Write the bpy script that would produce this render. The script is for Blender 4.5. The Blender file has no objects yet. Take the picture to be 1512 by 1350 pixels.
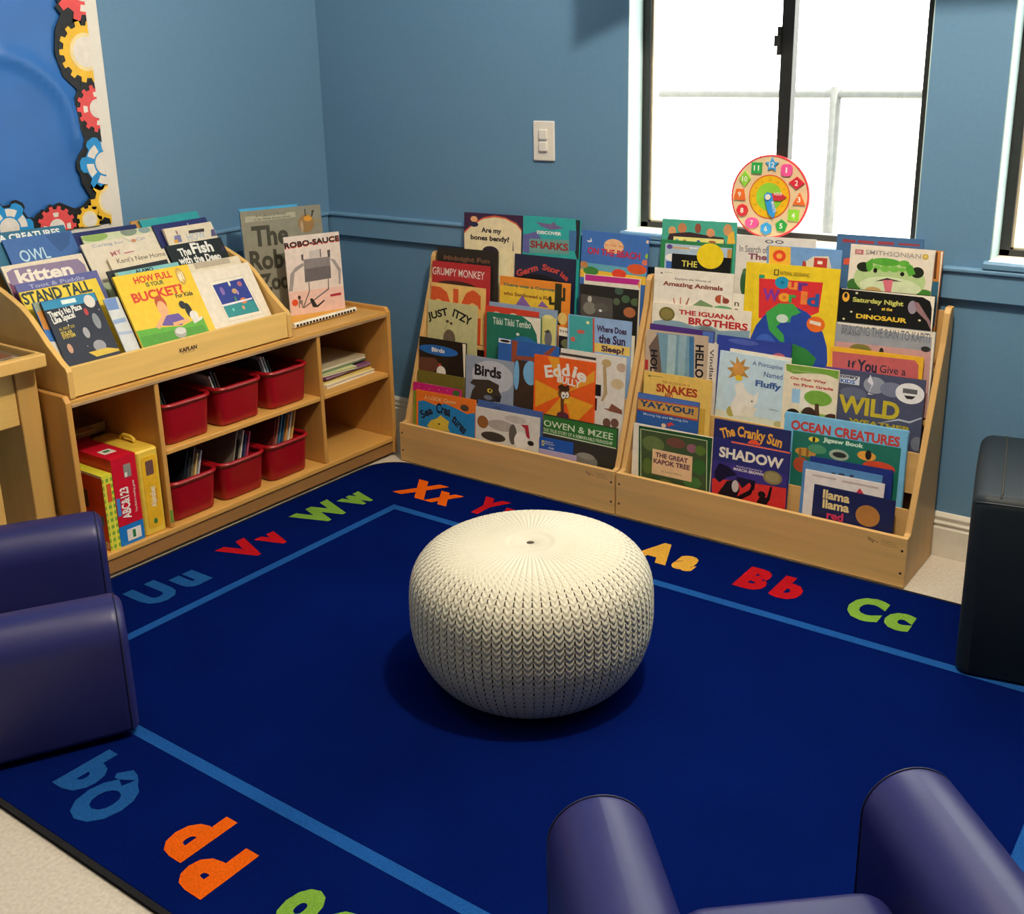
import bpy, bmesh, math, random
from mathutils import Matrix, Vector
from mathutils.geometry import tessellate_polygon
random.seed(7)
S = bpy.context.scene
COL = S.collection
PI = math.pi

# ------------------------------------------------------------------ camera
cd = bpy.data.cameras.new('camera'); cam = bpy.data.objects.new('camera', cd); COL.objects.link(cam)
cam.matrix_world = Matrix(((0.808121, -0.152898, 0.568826, 3.17535), (0.588653, 0.243614, -0.770805, -3.10224),
                           (-0.02072, 0.957745, 0.286873, 1.4302), (0, 0, 0, 1)))
cd.sensor_fit = 'HORIZONTAL'; cd.sensor_width = 36; cd.lens = 38.4901; cd.shift_y = -0.070994; cd.clip_start = .02
S.camera = cam

# ------------------------------------------------------------------ world, exposure
w = bpy.data.worlds.new('World'); S.world = w; w.use_nodes = True
bg = w.node_tree.nodes['Background']; bg.inputs[0].default_value = (1.0, 0.98, 0.93, 1); bg.inputs[1].default_value = 6.5
S.view_settings.view_transform = 'Standard'; S.view_settings.look = 'None'
S.view_settings.exposure = 0.12; S.view_settings.gamma = 1.0; S.view_settings.use_curve_mapping = False

# ------------------------------------------------------------------ room lamps (ceiling fixtures, the last an added fill)
def lamp(name, loc, power, size, color):
    l = bpy.data.lights.new(name, 'POINT'); l.energy = power; l.shadow_soft_size = size; l.color = color
    o = bpy.data.objects.new(name, l); o.location = loc; COL.objects.link(o)
WARM = (1.0, 0.86, 0.66)
lamp('ceiling_and_fill_lamp', (2.50, -1.3, 2.80), 170, .07, WARM)
lamp('ceiling_and_fill_lamp', (1.1, -2.2, 2.80), 19, .06, WARM)
lamp('ceiling_and_fill_lamp', (3.4, -4.6, 2.80), 7, .12, WARM)  # unseen fill lamp, added behind the camera

sl = bpy.data.lights.new('sun', 'SUN'); sl.energy = 11; sl.angle = math.radians(1.5); sl.color = (1, .95, .84)
so = bpy.data.objects.new('sun', sl); COL.objects.link(so); so.location = (6, 3, 8)
so.rotation_euler = Vector((-.75, -.05, -.66)).to_track_quat('-Z', 'Y').to_euler()

# ------------------------------------------------------------------ materials
def s2l(c): return c/12.92 if c <= .04045 else ((c+.055)/1.055)**2.4
def hexc(h, g=1.0):
    v = [s2l(int(h[i:i+2], 16)/255)*g for i in (0, 2, 4)]
    m = max(v)
    if m > .86: v = [x*.86/m for x in v]
    return tuple(v)+(1,)
def base_mat(name, col, rough=.5, spec=.5):
    m = bpy.data.materials.new(name); m.use_nodes = True
    b = m.node_tree.nodes['Principled BSDF']
    b.inputs['Base Color'].default_value = col; b.inputs['Roughness'].default_value = rough
    b.inputs['Specular IOR Level'].default_value = spec
    return m, m.node_tree, b
def noise(nt, scale, detail=2, stretch=(1, 1, 1), rough=.5):
    tc = nt.nodes.new('ShaderNodeTexCoord'); mp = nt.nodes.new('ShaderNodeMapping'); mp.inputs['Scale'].default_value = stretch
    n = nt.nodes.new('ShaderNodeTexNoise'); n.inputs['Scale'].default_value = scale; n.inputs['Detail'].default_value = detail
    n.inputs['Roughness'].default_value = rough
    nt.links.new(tc.outputs['Object'], mp.inputs[0]); nt.links.new(mp.outputs[0], n.inputs['Vector'])
    return n
def ramp(nt, src, stops):
    r = nt.nodes.new('ShaderNodeValToRGB'); e = r.color_ramp.elements
    e[0].position, e[0].color = stops[0]; e[1].position, e[1].color = stops[-1]
    for p, c in stops[1:-1]:
        k = e.new(p); k.color = c
    nt.links.new(src, r.inputs[0]); return r
def bump(nt, b, src, strength, dist):
    bp = nt.nodes.new('ShaderNodeBump'); bp.inputs['Strength'].default_value = strength; bp.inputs['Distance'].default_value = dist
    nt.links.new(src, bp.inputs['Height']); nt.links.new(bp.outputs[0], b.inputs['Normal'])
def mul(c, k): return (c[0]*k, c[1]*k, c[2]*k, 1)
def varied(name, col, rough=.5, scale=30, amt=.12, bmp=0, dist=.001, spec=.5, stretch=(1, 1, 1), detail=3):
    m, nt, b = base_mat(name, col, rough, spec)
    n = noise(nt, scale, detail, stretch)
    r = ramp(nt, n.outputs['Fac'], [(.3, mul(col, 1-amt)), (.7, mul(col, 1+amt))])
    nt.links.new(r.outputs[0], b.inputs['Base Color'])
    if bmp: bump(nt, b, n.outputs['Fac'], bmp, dist)
    return m
def wood(name, col, stretch, amt=.10):
    m, nt, b = base_mat(name, col, .42, .4)
    n = noise(nt, 6, 5, stretch, .6)
    r = ramp(nt, n.outputs['Fac'], [(.28, mul(col, 1-amt)), (.5, col), (.72, mul(col, 1+amt*.8))])
    nt.links.new(r.outputs[0], b.inputs['Base Color'])
    bump(nt, b, n.outputs['Fac'], .06, .002)
    return m
MC = {}
def paint(h, g=1.0, rough=.38):
    k = (h, g, rough)
    if k not in MC: MC[k] = varied('print_'+h, hexc(h, g), rough, 45, .07, 0, .001, .4)
    return MC[k]
WALL = (.128, .266, .435, 1)
M = {}
M['wall'] = varied('wall_paint', WALL, .5, 90, .03, .05, .001, .4)
M['trim'] = varied('trim_paint', mul(WALL, 1.08), .32, 60, .02, .03, .001)
M['daylit_reveal'] = varied('daylit_reveal_paint', (.50, .66, .66, 1), .5, 60, .03)  # paler than the wall: daylight on the blue reveal put into the colour
M['ceiling'] = varied('ceiling_paint', (.55, .54, .51, 1), .8, 40, .03)
M['floor'] = varied('vinyl_floor', (.60, .54, .46, 1), .55, 120, .12, .02, .001)
M['cream'] = varied('cream_paint', (.74, .70, .62, 1), .35, 40, .03)
M['sill'] = varied('sunlit_sill_paint', (.78, .76, .66, 1), .4, 40, .03)  # pale colour stands in for sunlight on the sill
M['black_metal'] = varied('black_metal', (.018, .018, .017, 1), .4, 60, .2)
M['beige'] = varied('beige_strip', (.5, .44, .32, 1), .5, 60, .1)
M['maple'] = wood('maple_wood', (.88, .575, .18, 1), (1.6, .35, 6))
M['mapleV'] = wood('maple_panel', (.76, .47, .145, 1), (2.5, 2.5, .3))
M['birch'] = wood('birch_wood', (.73, .45, .17, 1), (.35, 1.6, 6))
M['birchV'] = wood('birch_panel', (.66, .40, .15, 1), (2.5, 2.5, .3))
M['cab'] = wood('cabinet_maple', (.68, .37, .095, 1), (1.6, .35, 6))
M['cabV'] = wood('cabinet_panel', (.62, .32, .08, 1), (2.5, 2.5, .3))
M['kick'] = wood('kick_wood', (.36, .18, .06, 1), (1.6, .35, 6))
M['worn'] = wood('worn_edge', (.42, .27, .14, 1), (6, .8, 9), .45)
M['dark'] = varied('gap_shade_and_seam', (.02, .018, .015, 1), .7, 40, .1)  # near-black: shade under the shelf, also panel dots and a seam
M['ink'] = varied('stamp_ink', (.06, .03, .02, 1), .6, 40, .1)
M['pages'] = varied('paper_pages', (.72, .68, .58, 1), .7, 250, .06, .2, .0005, .3, (.2, 1, 1))
M['red_plastic'] = varied('red_plastic', (.34, .004, .010, 1), .32, 40, .05, .02, .001)
M['pouf'] = varied('ivory_plastic', (.62, .595, .485, 1), .45, 200, .02)
M['hole_shade'] = varied('pouf_hole_shade', (.05, .035, .02, 1), .7, 40, .1)  # near-black put into the knit slits and vent as their shade
M['purple'] = varied('purple_vinyl', (.020, .022, .125, 1), .40, 170, .05, .10, .0015, .4)
M['navy_vinyl'] = varied('dark_navy_vinyl', (.010, .017, .024, 1), .55, 170, .05, .10, .0015, .3)
M['seam'] = varied('seam_piping', (.018, .018, .06, 1), .5, 80, .1)
M['white'] = varied('white_plastic', (.78, .75, .70, 1), .35, 40, .02)
CARPET = (.0014, .0072, .084, 1)
def carpet(name, col, amt=.22):
    m, nt, b = base_mat(name, col, .95, .0)
    n = noise(nt, 420, 2); n2 = noise(nt, 3.2, 3)
    r = ramp(nt, n.outputs['Fac'], [(.3, mul(col, 1-amt)), (.7, mul(col, 1+amt))])
    r2 = ramp(nt, n2.outputs['Fac'], [(.3, (.86, .86, .88, 1)), (.7, (1.1, 1.1, 1.08, 1))])
    mx = nt.nodes.new('ShaderNodeMixRGB'); mx.blend_type = 'MULTIPLY'; mx.inputs[0].default_value = 1
    nt.links.new(r.outputs[0], mx.inputs[1]); nt.links.new(r2.outputs[0], mx.inputs[2])
    nt.links.new(mx.outputs[0], b.inputs['Base Color'])
    bump(nt, b, n.outputs['Fac'], .5, .002)
    return m
M['carpet'] = carpet('blue_carpet', CARPET)
M['c_line'] = carpet('carpet_light_blue', (.012, .078, .29, 1))
M['c_blue'] = carpet('carpet_letter_blue', (.012, .075, .25, 1))
M['c_red'] = carpet('carpet_letter_red', (.40, .008, .014, 1))
M['c_green'] = carpet('carpet_letter_green', (.17, .34, .045, 1))
M['c_orange'] = carpet('carpet_letter_orange', (.68, .105, .006, 1))
M['c_yellow'] = carpet('carpet_letter_yellow', (.62, .33, .045, 1))
M['binding'] = carpet('rug_binding', (.022, .022, .024, 1))
gm = bpy.data.materials.new('window_glass'); gm.use_nodes = True; nt = gm.node_tree; nt.nodes.clear()
o_ = nt.nodes.new('ShaderNodeOutputMaterial'); mx_ = nt.nodes.new('ShaderNodeMixShader'); t_ = nt.nodes.new('ShaderNodeBsdfTransparent')
g_ = nt.nodes.new('ShaderNodeBsdfGlossy'); g_.inputs['Roughness'].default_value = .02; mx_.inputs[0].default_value = .05
t_.inputs[0].default_value = (.96, .98, .97, 1)
nt.links.new(t_.outputs[0], mx_.inputs[1]); nt.links.new(g_.outputs[0], mx_.inputs[2]); nt.links.new(mx_.outputs[0], o_.inputs[0])
M['glass'] = gm

# ------------------------------------------------------------------ mesh helpers
class MB:
    def __init__(s): s.v = []; s.f = []; s.m = []
    def add(s, verts, faces, mi=0):
        o = len(s.v); s.v += [tuple(p) for p in verts]; s.f += [tuple(i+o for i in f) for f in faces]; s.m += [mi]*len(faces); return s
    def box(s, x0, x1, y0, y1, z0, z1, mi=0, mat=None):
        v = [Vector((x, y, z)) for z in (z0, z1) for y in (y0, y1) for x in (x0, x1)]
        if mat is not None: v = [mat @ p for p in v]
        return s.add(v, [(0, 2, 3, 1), (4, 5, 7, 6), (0, 1, 5, 4), (2, 6, 7, 3), (0, 4, 6, 2), (1, 3, 7, 5)], mi)
    def prism(s, pts, axis, a, b, mi=0, mat=None):
        # polygon in the two other axes (cyclic order kept), extruded along axis from a to b
        def mk(p, t): return {'x': (t, p[0], p[1]), 'y': (p[0], t, p[1]), 'z': (p[0], p[1], t)}[axis]
        n = len(pts); v = [Vector(mk(p, a)) for p in pts]+[Vector(mk(p, b)) for p in pts]
        if mat is not None: v = [mat @ p for p in v]
        tri = tessellate_polygon([[Vector((p[0], p[1], 0)) for p in pts]])
        f = [t for t in tri]+[tuple(i+n for i in reversed(t)) for t in tri]
        if n < 9: f = [tuple(range(n)), tuple(range(2*n-1, n-1, -1))]
        f += [(i, i+n, (i+1) % n+n, (i+1) % n) for i in range(n)]
        return s.add(v, f, mi)
    def loops(s, loops, mi=0, cap0=True, cap1=True):
        n = len(loops[0]); v = [p for l in loops for p in l]; f = []
        for k in range(len(loops)-1):
            for i in range(n): f.append((k*n+i, k*n+(i+1) % n, (k+1)*n+(i+1) % n, (k+1)*n+i))
        if cap0: f.append(tuple(range(n-1, -1, -1)))
        if cap1: f.append(tuple(range((len(loops)-1)*n, len(loops)*n)))
        return s.add(v, f, mi)
    def tube(s, path, r, n=8, mi=0):
        L = []
        for i, p in enumerate(path):
            p = Vector(p); d = (Vector(path[min(i+1, len(path)-1)])-Vector(path[max(i-1, 0)])).normalized()
            a = d.orthogonal().normalized(); 
            if i and L0 is not None: a = (L0-d*L0.dot(d)).normalized()
            L0 = a; b = d.cross(a)
            L.append([p+(a*math.cos(2*PI*k/n)+b*math.sin(2*PI*k/n))*r for k in range(n)])
        return s.loops(L, mi)
    def build(s, name, mats, parent=None, bevel=0, smooth=False, seg=2):
        me = bpy.data.meshes.new(name); me.from_pydata(s.v, [], s.f); me.update()
        mats = mats if isinstance(mats, (list, tuple)) else [mats]
        for m in mats: me.materials.append(m)
        if len(mats) > 1: me.polygons.foreach_set('material_index', s.m)
        bm = bmesh.new(); bm.from_mesh(me); bmesh.ops.recalc_face_normals(bm, faces=bm.faces); bm.to_mesh(me); bm.free()
        if smooth: me.polygons.foreach_set('use_smooth', [True]*len(me.polygons))
        o = bpy.data.objects.new(name, me); COL.objects.link(o)
        if parent: o.parent = parent
        if bevel:
            b = o.modifiers.new('bevel', 'BEVEL'); b.width = bevel; b.segments = seg; b.limit_method = 'ANGLE'; b.angle_limit = math.radians(40)
        return o
def tag(o, label, cat, group=None):
    o['label'] = label; o['category'] = cat
    if group: o['group'] = group
    return o
def thing(name, label, cat, loc=(0, 0, 0), rz=0, group=None):
    o = bpy.data.objects.new(name, None); COL.objects.link(o); o.location = loc; o.rotation_euler = (0, 0, rz); o.empty_display_size = .05
    return tag(o, label, cat, group)
def struct(o): o['kind'] = 'structure'; return o
def rrect(w_, d_, r, n=5):
    P = []
    for cx, cy, a0 in ((w_/2-r, d_/2-r, 0), (-w_/2+r, d_/2-r, PI/2), (-w_/2+r, -d_/2+r, PI), (w_/2-r, -d_/2+r, 1.5*PI)):
        for k in range(n+1):
            a = a0+k*PI/2/n; P.append((cx+r*math.cos(a), cy+r*math.sin(a)))
    return P
# lettering: glyph outlines as flat triangles, cached, in units where a capital is 1 high
TXT = {}
def glyphs(s, bold):
    k = (s, bold)
    if k in TXT: return TXT[k]
    cu = bpy.data.curves.new('t', 'FONT'); cu.body = s; cu.size = 1; cu.offset = .022*bold; cu.resolution_u = 3; cu.fill_mode = 'BOTH'
    ob = bpy.data.objects.new('t', cu); COL.objects.link(ob)
    dg = bpy.context.evaluated_depsgraph_get(); ev = ob.evaluated_get(dg); me = ev.to_mesh()
    v = [(p.co.x, p.co.y) for p in me.vertices]; f = [tuple(p.vertices) for p in me.polygons]
    ev.to_mesh_clear(); bpy.data.objects.remove(ob); bpy.data.curves.remove(cu)
    TXT[k] = (v, f); return v, f
def cap():
    v, f = glyphs('H', 0); return max(p[1] for p in v)
CAP = cap()
def text_pts(s, bold, A, B, h):
    """baseline from A to B (2-D), capital height h"""
    v, f = glyphs(s, bold); x0 = min(p[0] for p in v); x1 = max(p[0] for p in v)
    d = (B[0]-A[0], B[1]-A[1]); L = math.hypot(*d) or 1e-6; e = (d[0]/L, d[1]/L); u = (-e[1], e[0])
    out = []
    for p in v:
        a = (p[0]-x0)/(x1-x0)*L; b = p[1]/CAP*h
        out.append((A[0]+e[0]*a+u[0]*b, A[1]+e[1]*a+u[1]*b))
    return out, f
def text_box(s, bold, x0, z0, x1, z1):
    v, f = glyphs(s, bold); a0 = min(p[0] for p in v); a1 = max(p[0] for p in v); b0 = min(p[1] for p in v); b1 = max(p[1] for p in v)
    return [(x0+(p[0]-a0)/(a1-a0)*(x1-x0), z0+(p[1]-b0)/(b1-b0)*(z1-z0)) for p in v], f
def ellipse(x0, z0, x1, z1, n=22):
    return [((x0+x1)/2+(x1-x0)/2*math.cos(2*PI*k/n), (z0+z1)/2+(z1-z0)/2*math.sin(2*PI*k/n)) for k in range(n)]
def polyfaces(pts): return [t for t in tessellate_polygon([[Vector((p[0], p[1], 0)) for p in pts]])]
# ------------------------------------------------------------------ the room
RX, RY, RZ = 8.6, -9.0, 3.1
struct(MB().box(-.15, RX, RY, .2, -.1, 0).build('floor', M['floor']))
struct(MB().box(-.15, RX, RY, .2, RZ, RZ+.1).build('ceiling', M['ceiling']))
W1 = (1.365, 2.29); W2 = (2.489, 3.414); WZ = (.868, 1.96)
b = MB()
for x0, x1 in ((-.15, W1[0]), (W1[1], W2[0]), (W2[1], RX)): b.box(x0, x1, 0, .2, 0, RZ)
for x0, x1 in (W1, W2): b.box(x0, x1, 0, .2, 0, WZ[0]).box(x0, x1, 0, .2, WZ[1], RZ)
struct(b.build('wall_back', M['wall']))
struct(MB().box(-.15, 0, RY, 0, 0, RZ).build('wall_left', M['wall']))
struct(MB().box(RX, RX+.15, RY, .2, 0, RZ).build('wall_right', M['wall']))
struct(MB().box(-.15, RX, RY-.15, RY, 0, RZ).build('wall_front', M['wall']))
# chair rail with a thin ledge on top, both walls
railp = [(0, .768), (-.018, .768), (-.018, .842), (-.026, .845), (-.026, .853), (-.020, .857), (0, .857)]
struct(MB().prism(railp, 'x', 0, RX).build('trim_1', M['trim'], bevel=.002))
struct(MB().prism([(-y, z) for y, z in railp], 'y', RY, -.0265).build('trim_2', M['trim'], bevel=.002))
basep = [(0, 0), (-.014, 0), (-.014, .088), (-.010, .094), (-.015, .104), (-.010, .112), (-.013, .124), (-.006, .136), (0, .136)]
struct(MB().prism(basep, 'x', 0, RX).build('baseboard_back', M['cream'], bevel=.0015))
struct(MB().prism([(-y, z) for y, z in basep], 'y', RY, -.015).build('baseboard_left', M['cream'], bevel=.0015))

def window(name, x0, x1):
    t = bpy.data.objects.new(name, None); COL.objects.link(t); t.location = ((x0+x1)/2, .1, WZ[0]); struct(t)
    hw = (x1-x0)/2; H = WZ[1]-WZ[0]
    f = MB()
    f.box(-hw, -hw+.030, -.012, .03, .0, H).box(hw-.042, hw, -.012, .03, .0, H)
    f.box(-hw, hw, -.012, .03, .0, .030).box(-hw, hw, -.012, .03, H-.035, H)
    f.build('window_frame', M['black_metal'], t, bevel=.002)
    f = MB(); f.box(.004, .042, -.014, .022, .02, H-.02); f.build('mullion', M['black_metal'], t, bevel=.002)
    f = MB(); f.box(-.006, .006, -.022, -.010, .55, .63).box(-.012, .004, -.030, -.018, .575, .605); f.build('latch', M['black_metal'], t, bevel=.002)
    f = MB(); f.box(-hw+.030, -hw+.036, -.004, .02, .030, H-.03).box(-hw+.030, .004, -.004, .02, .030, .035); f.build('pane_edge_strip', M['beige'], t)  # thin beige strip along two edges of the left pane
    MB().box(-hw+.03, .004, .006, .010, .03, H-.035).build('pane', M['glass'], t)
    MB().box(.042, hw-.042, .016, .020, .03, H-.035).build('pane', M['glass'], t)
    f = MB(); sp = [(.0, .0), (-.112, .0), (-.118, .004), (-.118, .009), (-.112, .012), (0, .012)]
    f.prism([(y, z) for y, z in sp], 'x', -hw, hw); f.build('window_sill', M['sill'], t)
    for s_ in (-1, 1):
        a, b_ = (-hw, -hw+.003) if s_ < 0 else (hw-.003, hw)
        MB().box(a, b_, -.0995, -.0125, .0125, H).build('daylit_reveal_lining', M['daylit_reveal'], t)  # added thin lining that carries the painted daylight
    MB().prism([(-.126, -.0105), (-.1005, -.0105), (-.1005, .0105), (-.120, .0105), (-.126, .005)], 'x', -hw-.012, hw+.012).build('sill_nosing', M['trim'], t, bevel=.003)
window('window_1', *W1); window('window_2', *W2)

# outside: ground and chain-link fence
g = MB().box(-6, 10, .25, 12, -.3, -.12).build('floor_outside', varied('pale_concrete', (.55, .52, .46, 1), .9, 3, .1)); struct(g)
fence = thing('chain_link_fence', 'chain link fence with round top rail seen outside through the bright window', 'fence', (1.12, 2.5, -.12))
FM = varied('galvanised_steel', (.155, .15, .135, 1), .6, 30, .1)
MB().tube([(-3.5, 0, 1.335), (4.5, 0, 1.335)], .021, 10).build('top_rail', FM, fence, smooth=True)
for x in (-2.4, 0, 2.4): MB().tube([(x, 0, 0), (x, 0, 1.37)], .028, 10).build('post', FM, fence, smooth=True)
b = MB()
for i in range(-40, 56):
    x = i*.085
    for s_ in (1, -1):
        xa, xb = x-s_*.33, x+s_*.33
        b.add([(xa-.0014, .03, .66), (xa+.0014, .03, .66), (xb+.0014, .03, 1.32), (xb-.0014, .03, 1.32), (xa-.0014, .033, .66), (xa+.0014, .033, .66), (xb+.0014, .033, 1.32), (xb-.0014, .033, 1.32)], [(0, 1, 2, 3), (4, 7, 6, 5), (0, 3, 7, 4), (1, 5, 6, 2)])
mesh_ = b.build('wire_mesh', FM, fence); mesh_['kind'] = 'stuff'

# ceiling fixtures carrying the lamps (above the picture; c is added for the fill)
for nm, x, y, lb in (('a', 2.50, -1.3, 'round ceiling light on the window side of the room'), ('b', 1.1, -2.2, 'round ceiling light over the left edge of the rug'), ('c', 3.4, -4.6, 'added unseen fill light at the back of the room')):
    t = thing('ceiling_and_fill_light', lb, 'ceiling light', (x, y, RZ), group=None)
    b = MB(); L = []
    for r, z in ((.11, 0), (.11, -.02), (.02, -.03), (.012, -.16)): L.append([(r*math.cos(2*PI*k/20), r*math.sin(2*PI*k/20), z) for k in range(20)])
    b.loops(L).build('canopy', M['white'], t, smooth=False)
    b = MB(); L = [[(r*math.cos(2*PI*k/20), r*math.sin(2*PI*k/20), z) for k in range(20)] for r, z in ((.05, -.16), (.05, -.20), (.03, -.215))]
    b.loops(L).build('lamp_holder', M['white'], t)
# an added, unseen banner hung from the ceiling in front of the window (shaped to throw the wedge shadow on the wall)
occ = thing('hanging_occluder', 'added unseen banner hanging from the ceiling before the window', 'occluder', (1.975, -.3, 1.76))
MB().prism([(-.506, 0), (-.346, .063), (.56, .063), (.56, .40), (-.506, .40)], 'y', -.001, .001).build('sheet', paint('d8d4cc', 1), occ)
for x in (-.45, .51): MB().tube([(x, 0, .39), (x, 0, RZ-1.76)], .0015, 6).build('cord', M['white'], occ)

# ------------------------------------------------------------------ wall switch
t = thing('light_switch', 'white two-button light switch plate on the blue wall left of window', 'light switch', (1.045, 0, 1.156))
MB().box(-.043, .043, -.008, 0, -.066, .066).build('plate', M['white'], t, bevel=.004)
for z in (.022, -.018):
    MB().box(-.015, .017, -.016, -.007, z-.016, z+.016).build('button', M['white'], t, bevel=.003)

# ------------------------------------------------------------------ bulletin board on the left wall
t = thing('bulletin_board', 'blue bulletin board with a border of coloured paper gears and white frame', 'bulletin board', (0, -1.0, 1.6))
def crease(y, z):
    P = [(-.283, -.136), (-.222, -.152), (-.159, -.196), (-.114, -.244), (-.089, -.305), (-.08, -.4)]
    best = 9
    for (a, b_), (c, d) in zip(P, P[1:]):
        L2 = (c-a)**2+(d-b_)**2; k = max(0, min(1, ((y-a)*(c-a)+(z-b_)*(d-b_))/L2)); best = min(best, math.hypot(y-a-k*(c-a), z-b_-k*(d-b_)))
    return .014*math.exp(-(best/.016)**2)+.006*math.exp(-(best/.07)**2)
b = MB(); NY, NZ = 60, 66; V = []
for j in range(NZ+1):
    for i in range(NY+1):
        y = -1.2+1.2*i/NY; z = -.66+1.32*j/NZ
        V.append((.006+crease(y, z)+.0015*math.sin(7*y+3*z)*math.sin(5*z), y, z))
b.add(V, [(j*(NY+1)+i, j*(NY+1)+i+1, (j+1)*(NY+1)+i+1, (j+1)*(NY+1)+i) for j in range(NZ) for i in range(NY)])
b.build('blue_paper', varied('blue_paper', hexc('2a68b6', 1.1), .40, 8, .05), t, smooth=True)
b = MB(); b.box(0, .013, .0, .050, -.69, .66).box(0, .013, -1.2, .0, -.69, -.652); b.build('frame', M['white'], t, bevel=.002)
def gearpts(cy, cz, r, n, depth, lobes=False):
    P = []
    for k in range(n):
        a = 2*PI*k/n; st = 2*PI/n
        if lobes: seq = ((-.34, .78), (-.27, .93), (-.12, 1), (.12, 1), (.27, .93), (.34, .78))
        else: seq = ((-.27, 1-depth), (-.19, 1), (.19, 1), (.27, 1-depth))
        for o, q in seq: P.append((cy+r*q*math.cos(a+o*st), cz+r*q*math.sin(a+o*st)))
    return [(min(.004, y), max(-.662, z)) for y, z in P]
def flat(b, pts, x, mi=0, th=.0012):
    b.prism([(y, z) for y, z in pts], 'x', x-th, x, mi)
b = MB()
GE = [(-.0, .058, .098, 'red', 10, .20, 0), (-.012, -.129, .092, 'yellow', 14, .15, 0), (.004, -.300, .073, 'red', 14, .16, 0), (.006, -.470, .090, 'blue', 6, .3, 1),
      (.010, -.590, .074, 'yellow', 8, .22, 0), (-.075, -.640, .045, 'yellow', 9, .2, 0), (-.190, -.650, .066, 'red', 14, .15, 0), (-.345, -.632, .078, 'blue', 6, .3, 1), (-.5, -.64, .07, 'yellow', 12, .15, 0)]
edge = [(.004, .20), (-.075, .15), (-.10, .06), (-.075, -.01), (-.105, -.06), (-.118, -.13), (-.10, -.2), (-.058, -.24), (-.078, -.30), (-.065, -.36), (-.05, -.40), (-.085, -.44), (-.085, -.52), (-.06, -.57), (-.095, -.595), (-.12, -.60), (-.17, -.575), (-.25, -.6), (-.27, -.625), (-.3, -.58), (-.39, -.575), (-.42, -.62), (-.6, -.6), (-.7, -.66), (.004, -.66)]
flat(b, edge, .0175, 0, .0015)
for cy, cz, r, c, n, dp, lb in GE: flat(b, gearpts(cy, cz, r*1.13, n, dp*.7, lb), .0185, 0, .001)
b.build('black_border', paint('0a0a0c', 1), t)
GC = dict(red='d9484a', yellow='ecbc2c', blue='1b8ad0')
for cy, cz, r, c, n, dp, lb in GE:
    b = MB(); flat(b, gearpts(cy, cz, r, n, dp, lb), .0205, 0)
    def disc(rr, x, mi): flat(b, [(min(.004, cy+rr*math.cos(2*PI*k/28)), max(-.662, cz+rr*math.sin(2*PI*k/28))) for k in range(28)], x, mi, .0008)
    if c == 'yellow': disc(r*.62, .0213, 2); disc(r*.5, .0217, 1); disc(r*.42, .0221, 1)
    else:
        for k in range(6 if c == 'blue' else 4):
            a0 = 2*PI*k/(6 if c == 'blue' else 4)+(.3 if c == 'blue' else 0); q = (.34 if c == 'blue' else .22)
            rr0, rr1 = (.46, .74) if c == 'blue' else (.50, .70)
            P = [(cy+r*rr1*math.cos(a0+q*s_), cz+r*rr1*math.sin(a0+q*s_)) for s_ in (-1, -.5, 0, .5, 1)]+[(cy+r*rr0*math.cos(a0+q*s_), cz+r*rr0*math.sin(a0+q*s_)) for s_ in (1, .5, 0, -.5, -1)]
            flat(b, [(min(.004, y), max(-.662, z)) for y, z in P], .0213, 1, .0008)
        disc(r*.40, .0215, 1)
    g = b.build('gear', [paint(GC[c], 1.1), paint('dcd6d0', 1.1), paint('f0dca0', 1.1)], t); g['label'] = c+' paper gear with pale centre'

# ------------------------------------------------------------------ rug
rug = thing('alphabet_rug', 'dark blue carpet with light blue border line and coloured alphabet letters', 'rug', (1.86, -1.2545, 0))
ox, oy = 1.89, -1.2545
rug.location = (ox, oy, 0); RW, RD = 2.72, 1.901
b = MB(); L = []
for w_, d_, z in ((RW, RD, 0), (RW, RD, .008), (RW-.006, RD-.006, .010)): L.append([(p[0], p[1], z) for p in rrect(w_, d_, .12, 10)])
b.loops(L).build('pile', M['carpet'], rug)
b = MB(); o_ = rrect(RW+.022, RD+.022, .131, 10); i_ = rrect(RW-.002, RD-.002, .12, 10)
b.loops([[(p[0], p[1], z) for p in q] for q, z in ((i_, 0), (o_, 0), (o_, .008), (i_, .0095))], cap0=False, cap1=False).build('binding', M['binding'], rug)
b = MB(); X0, X1, Y0, Y1 = .86-ox, 2.92-ox, -1.902-oy, -.636-oy; h_ = .0145
for x0, x1, y0, y1 in ((X0-h_, X1+h_, Y1-h_, Y1+h_), (X0-h_, X1+h_, Y0-h_, Y0+h_), (X0-h_, X0+h_, Y0+h_, Y1-h_), (X1-h_, X1+h_, Y0+h_, Y1-h_)):
    b.box(x0, x1, y0, y1, .0095, .0103)
b.build('border_line', M['c_line'], rug)
def letters(s, mat, A, e, capw, smallw, gap, h=.112):
    u = (-e[1], e[0]); b = MB()
    n = len(s); a = (A[0]-ox, A[1]-oy)
    for ch, wd, st in ((s[0], capw, 0), (s[1], smallw, capw+gap)):
        p = (a[0]+e[0]*st, a[1]+e[1]*st); q = (p[0]+e[0]*wd, p[1]+e[1]*wd)
        pts, f = text_pts(ch, 3.0, p, q, h)
        b.add([(x, y, .0105) for x, y in pts], f)
    b.build('letter_pair', M[mat], rug)['label'] = 'carpet letters '+s
PX, NX, PY, NY_ = (1, 0), (-1, 0), (0, 1), (0, -1)
letters('Xx', 'c_orange', (.765, -.530), PX, .142, .100, -.004, .116)
letters('Yy', 'c_red', (1.062, -.522), PX, .105, .085, .010)
letters('Zz', 'c_blue', (1.385, -.520), PX, .095, .075, .012)
letters('Aa', 'c_yellow', (1.690, -.517), PX, .122, .068, .010)
letters('Bb', 'c_red', (2.022, -.520), PX, .082, .078, .022, .114)
letters('Cc', 'c_green', (2.330, -.518), PX, .092, .070, .010)
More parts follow.
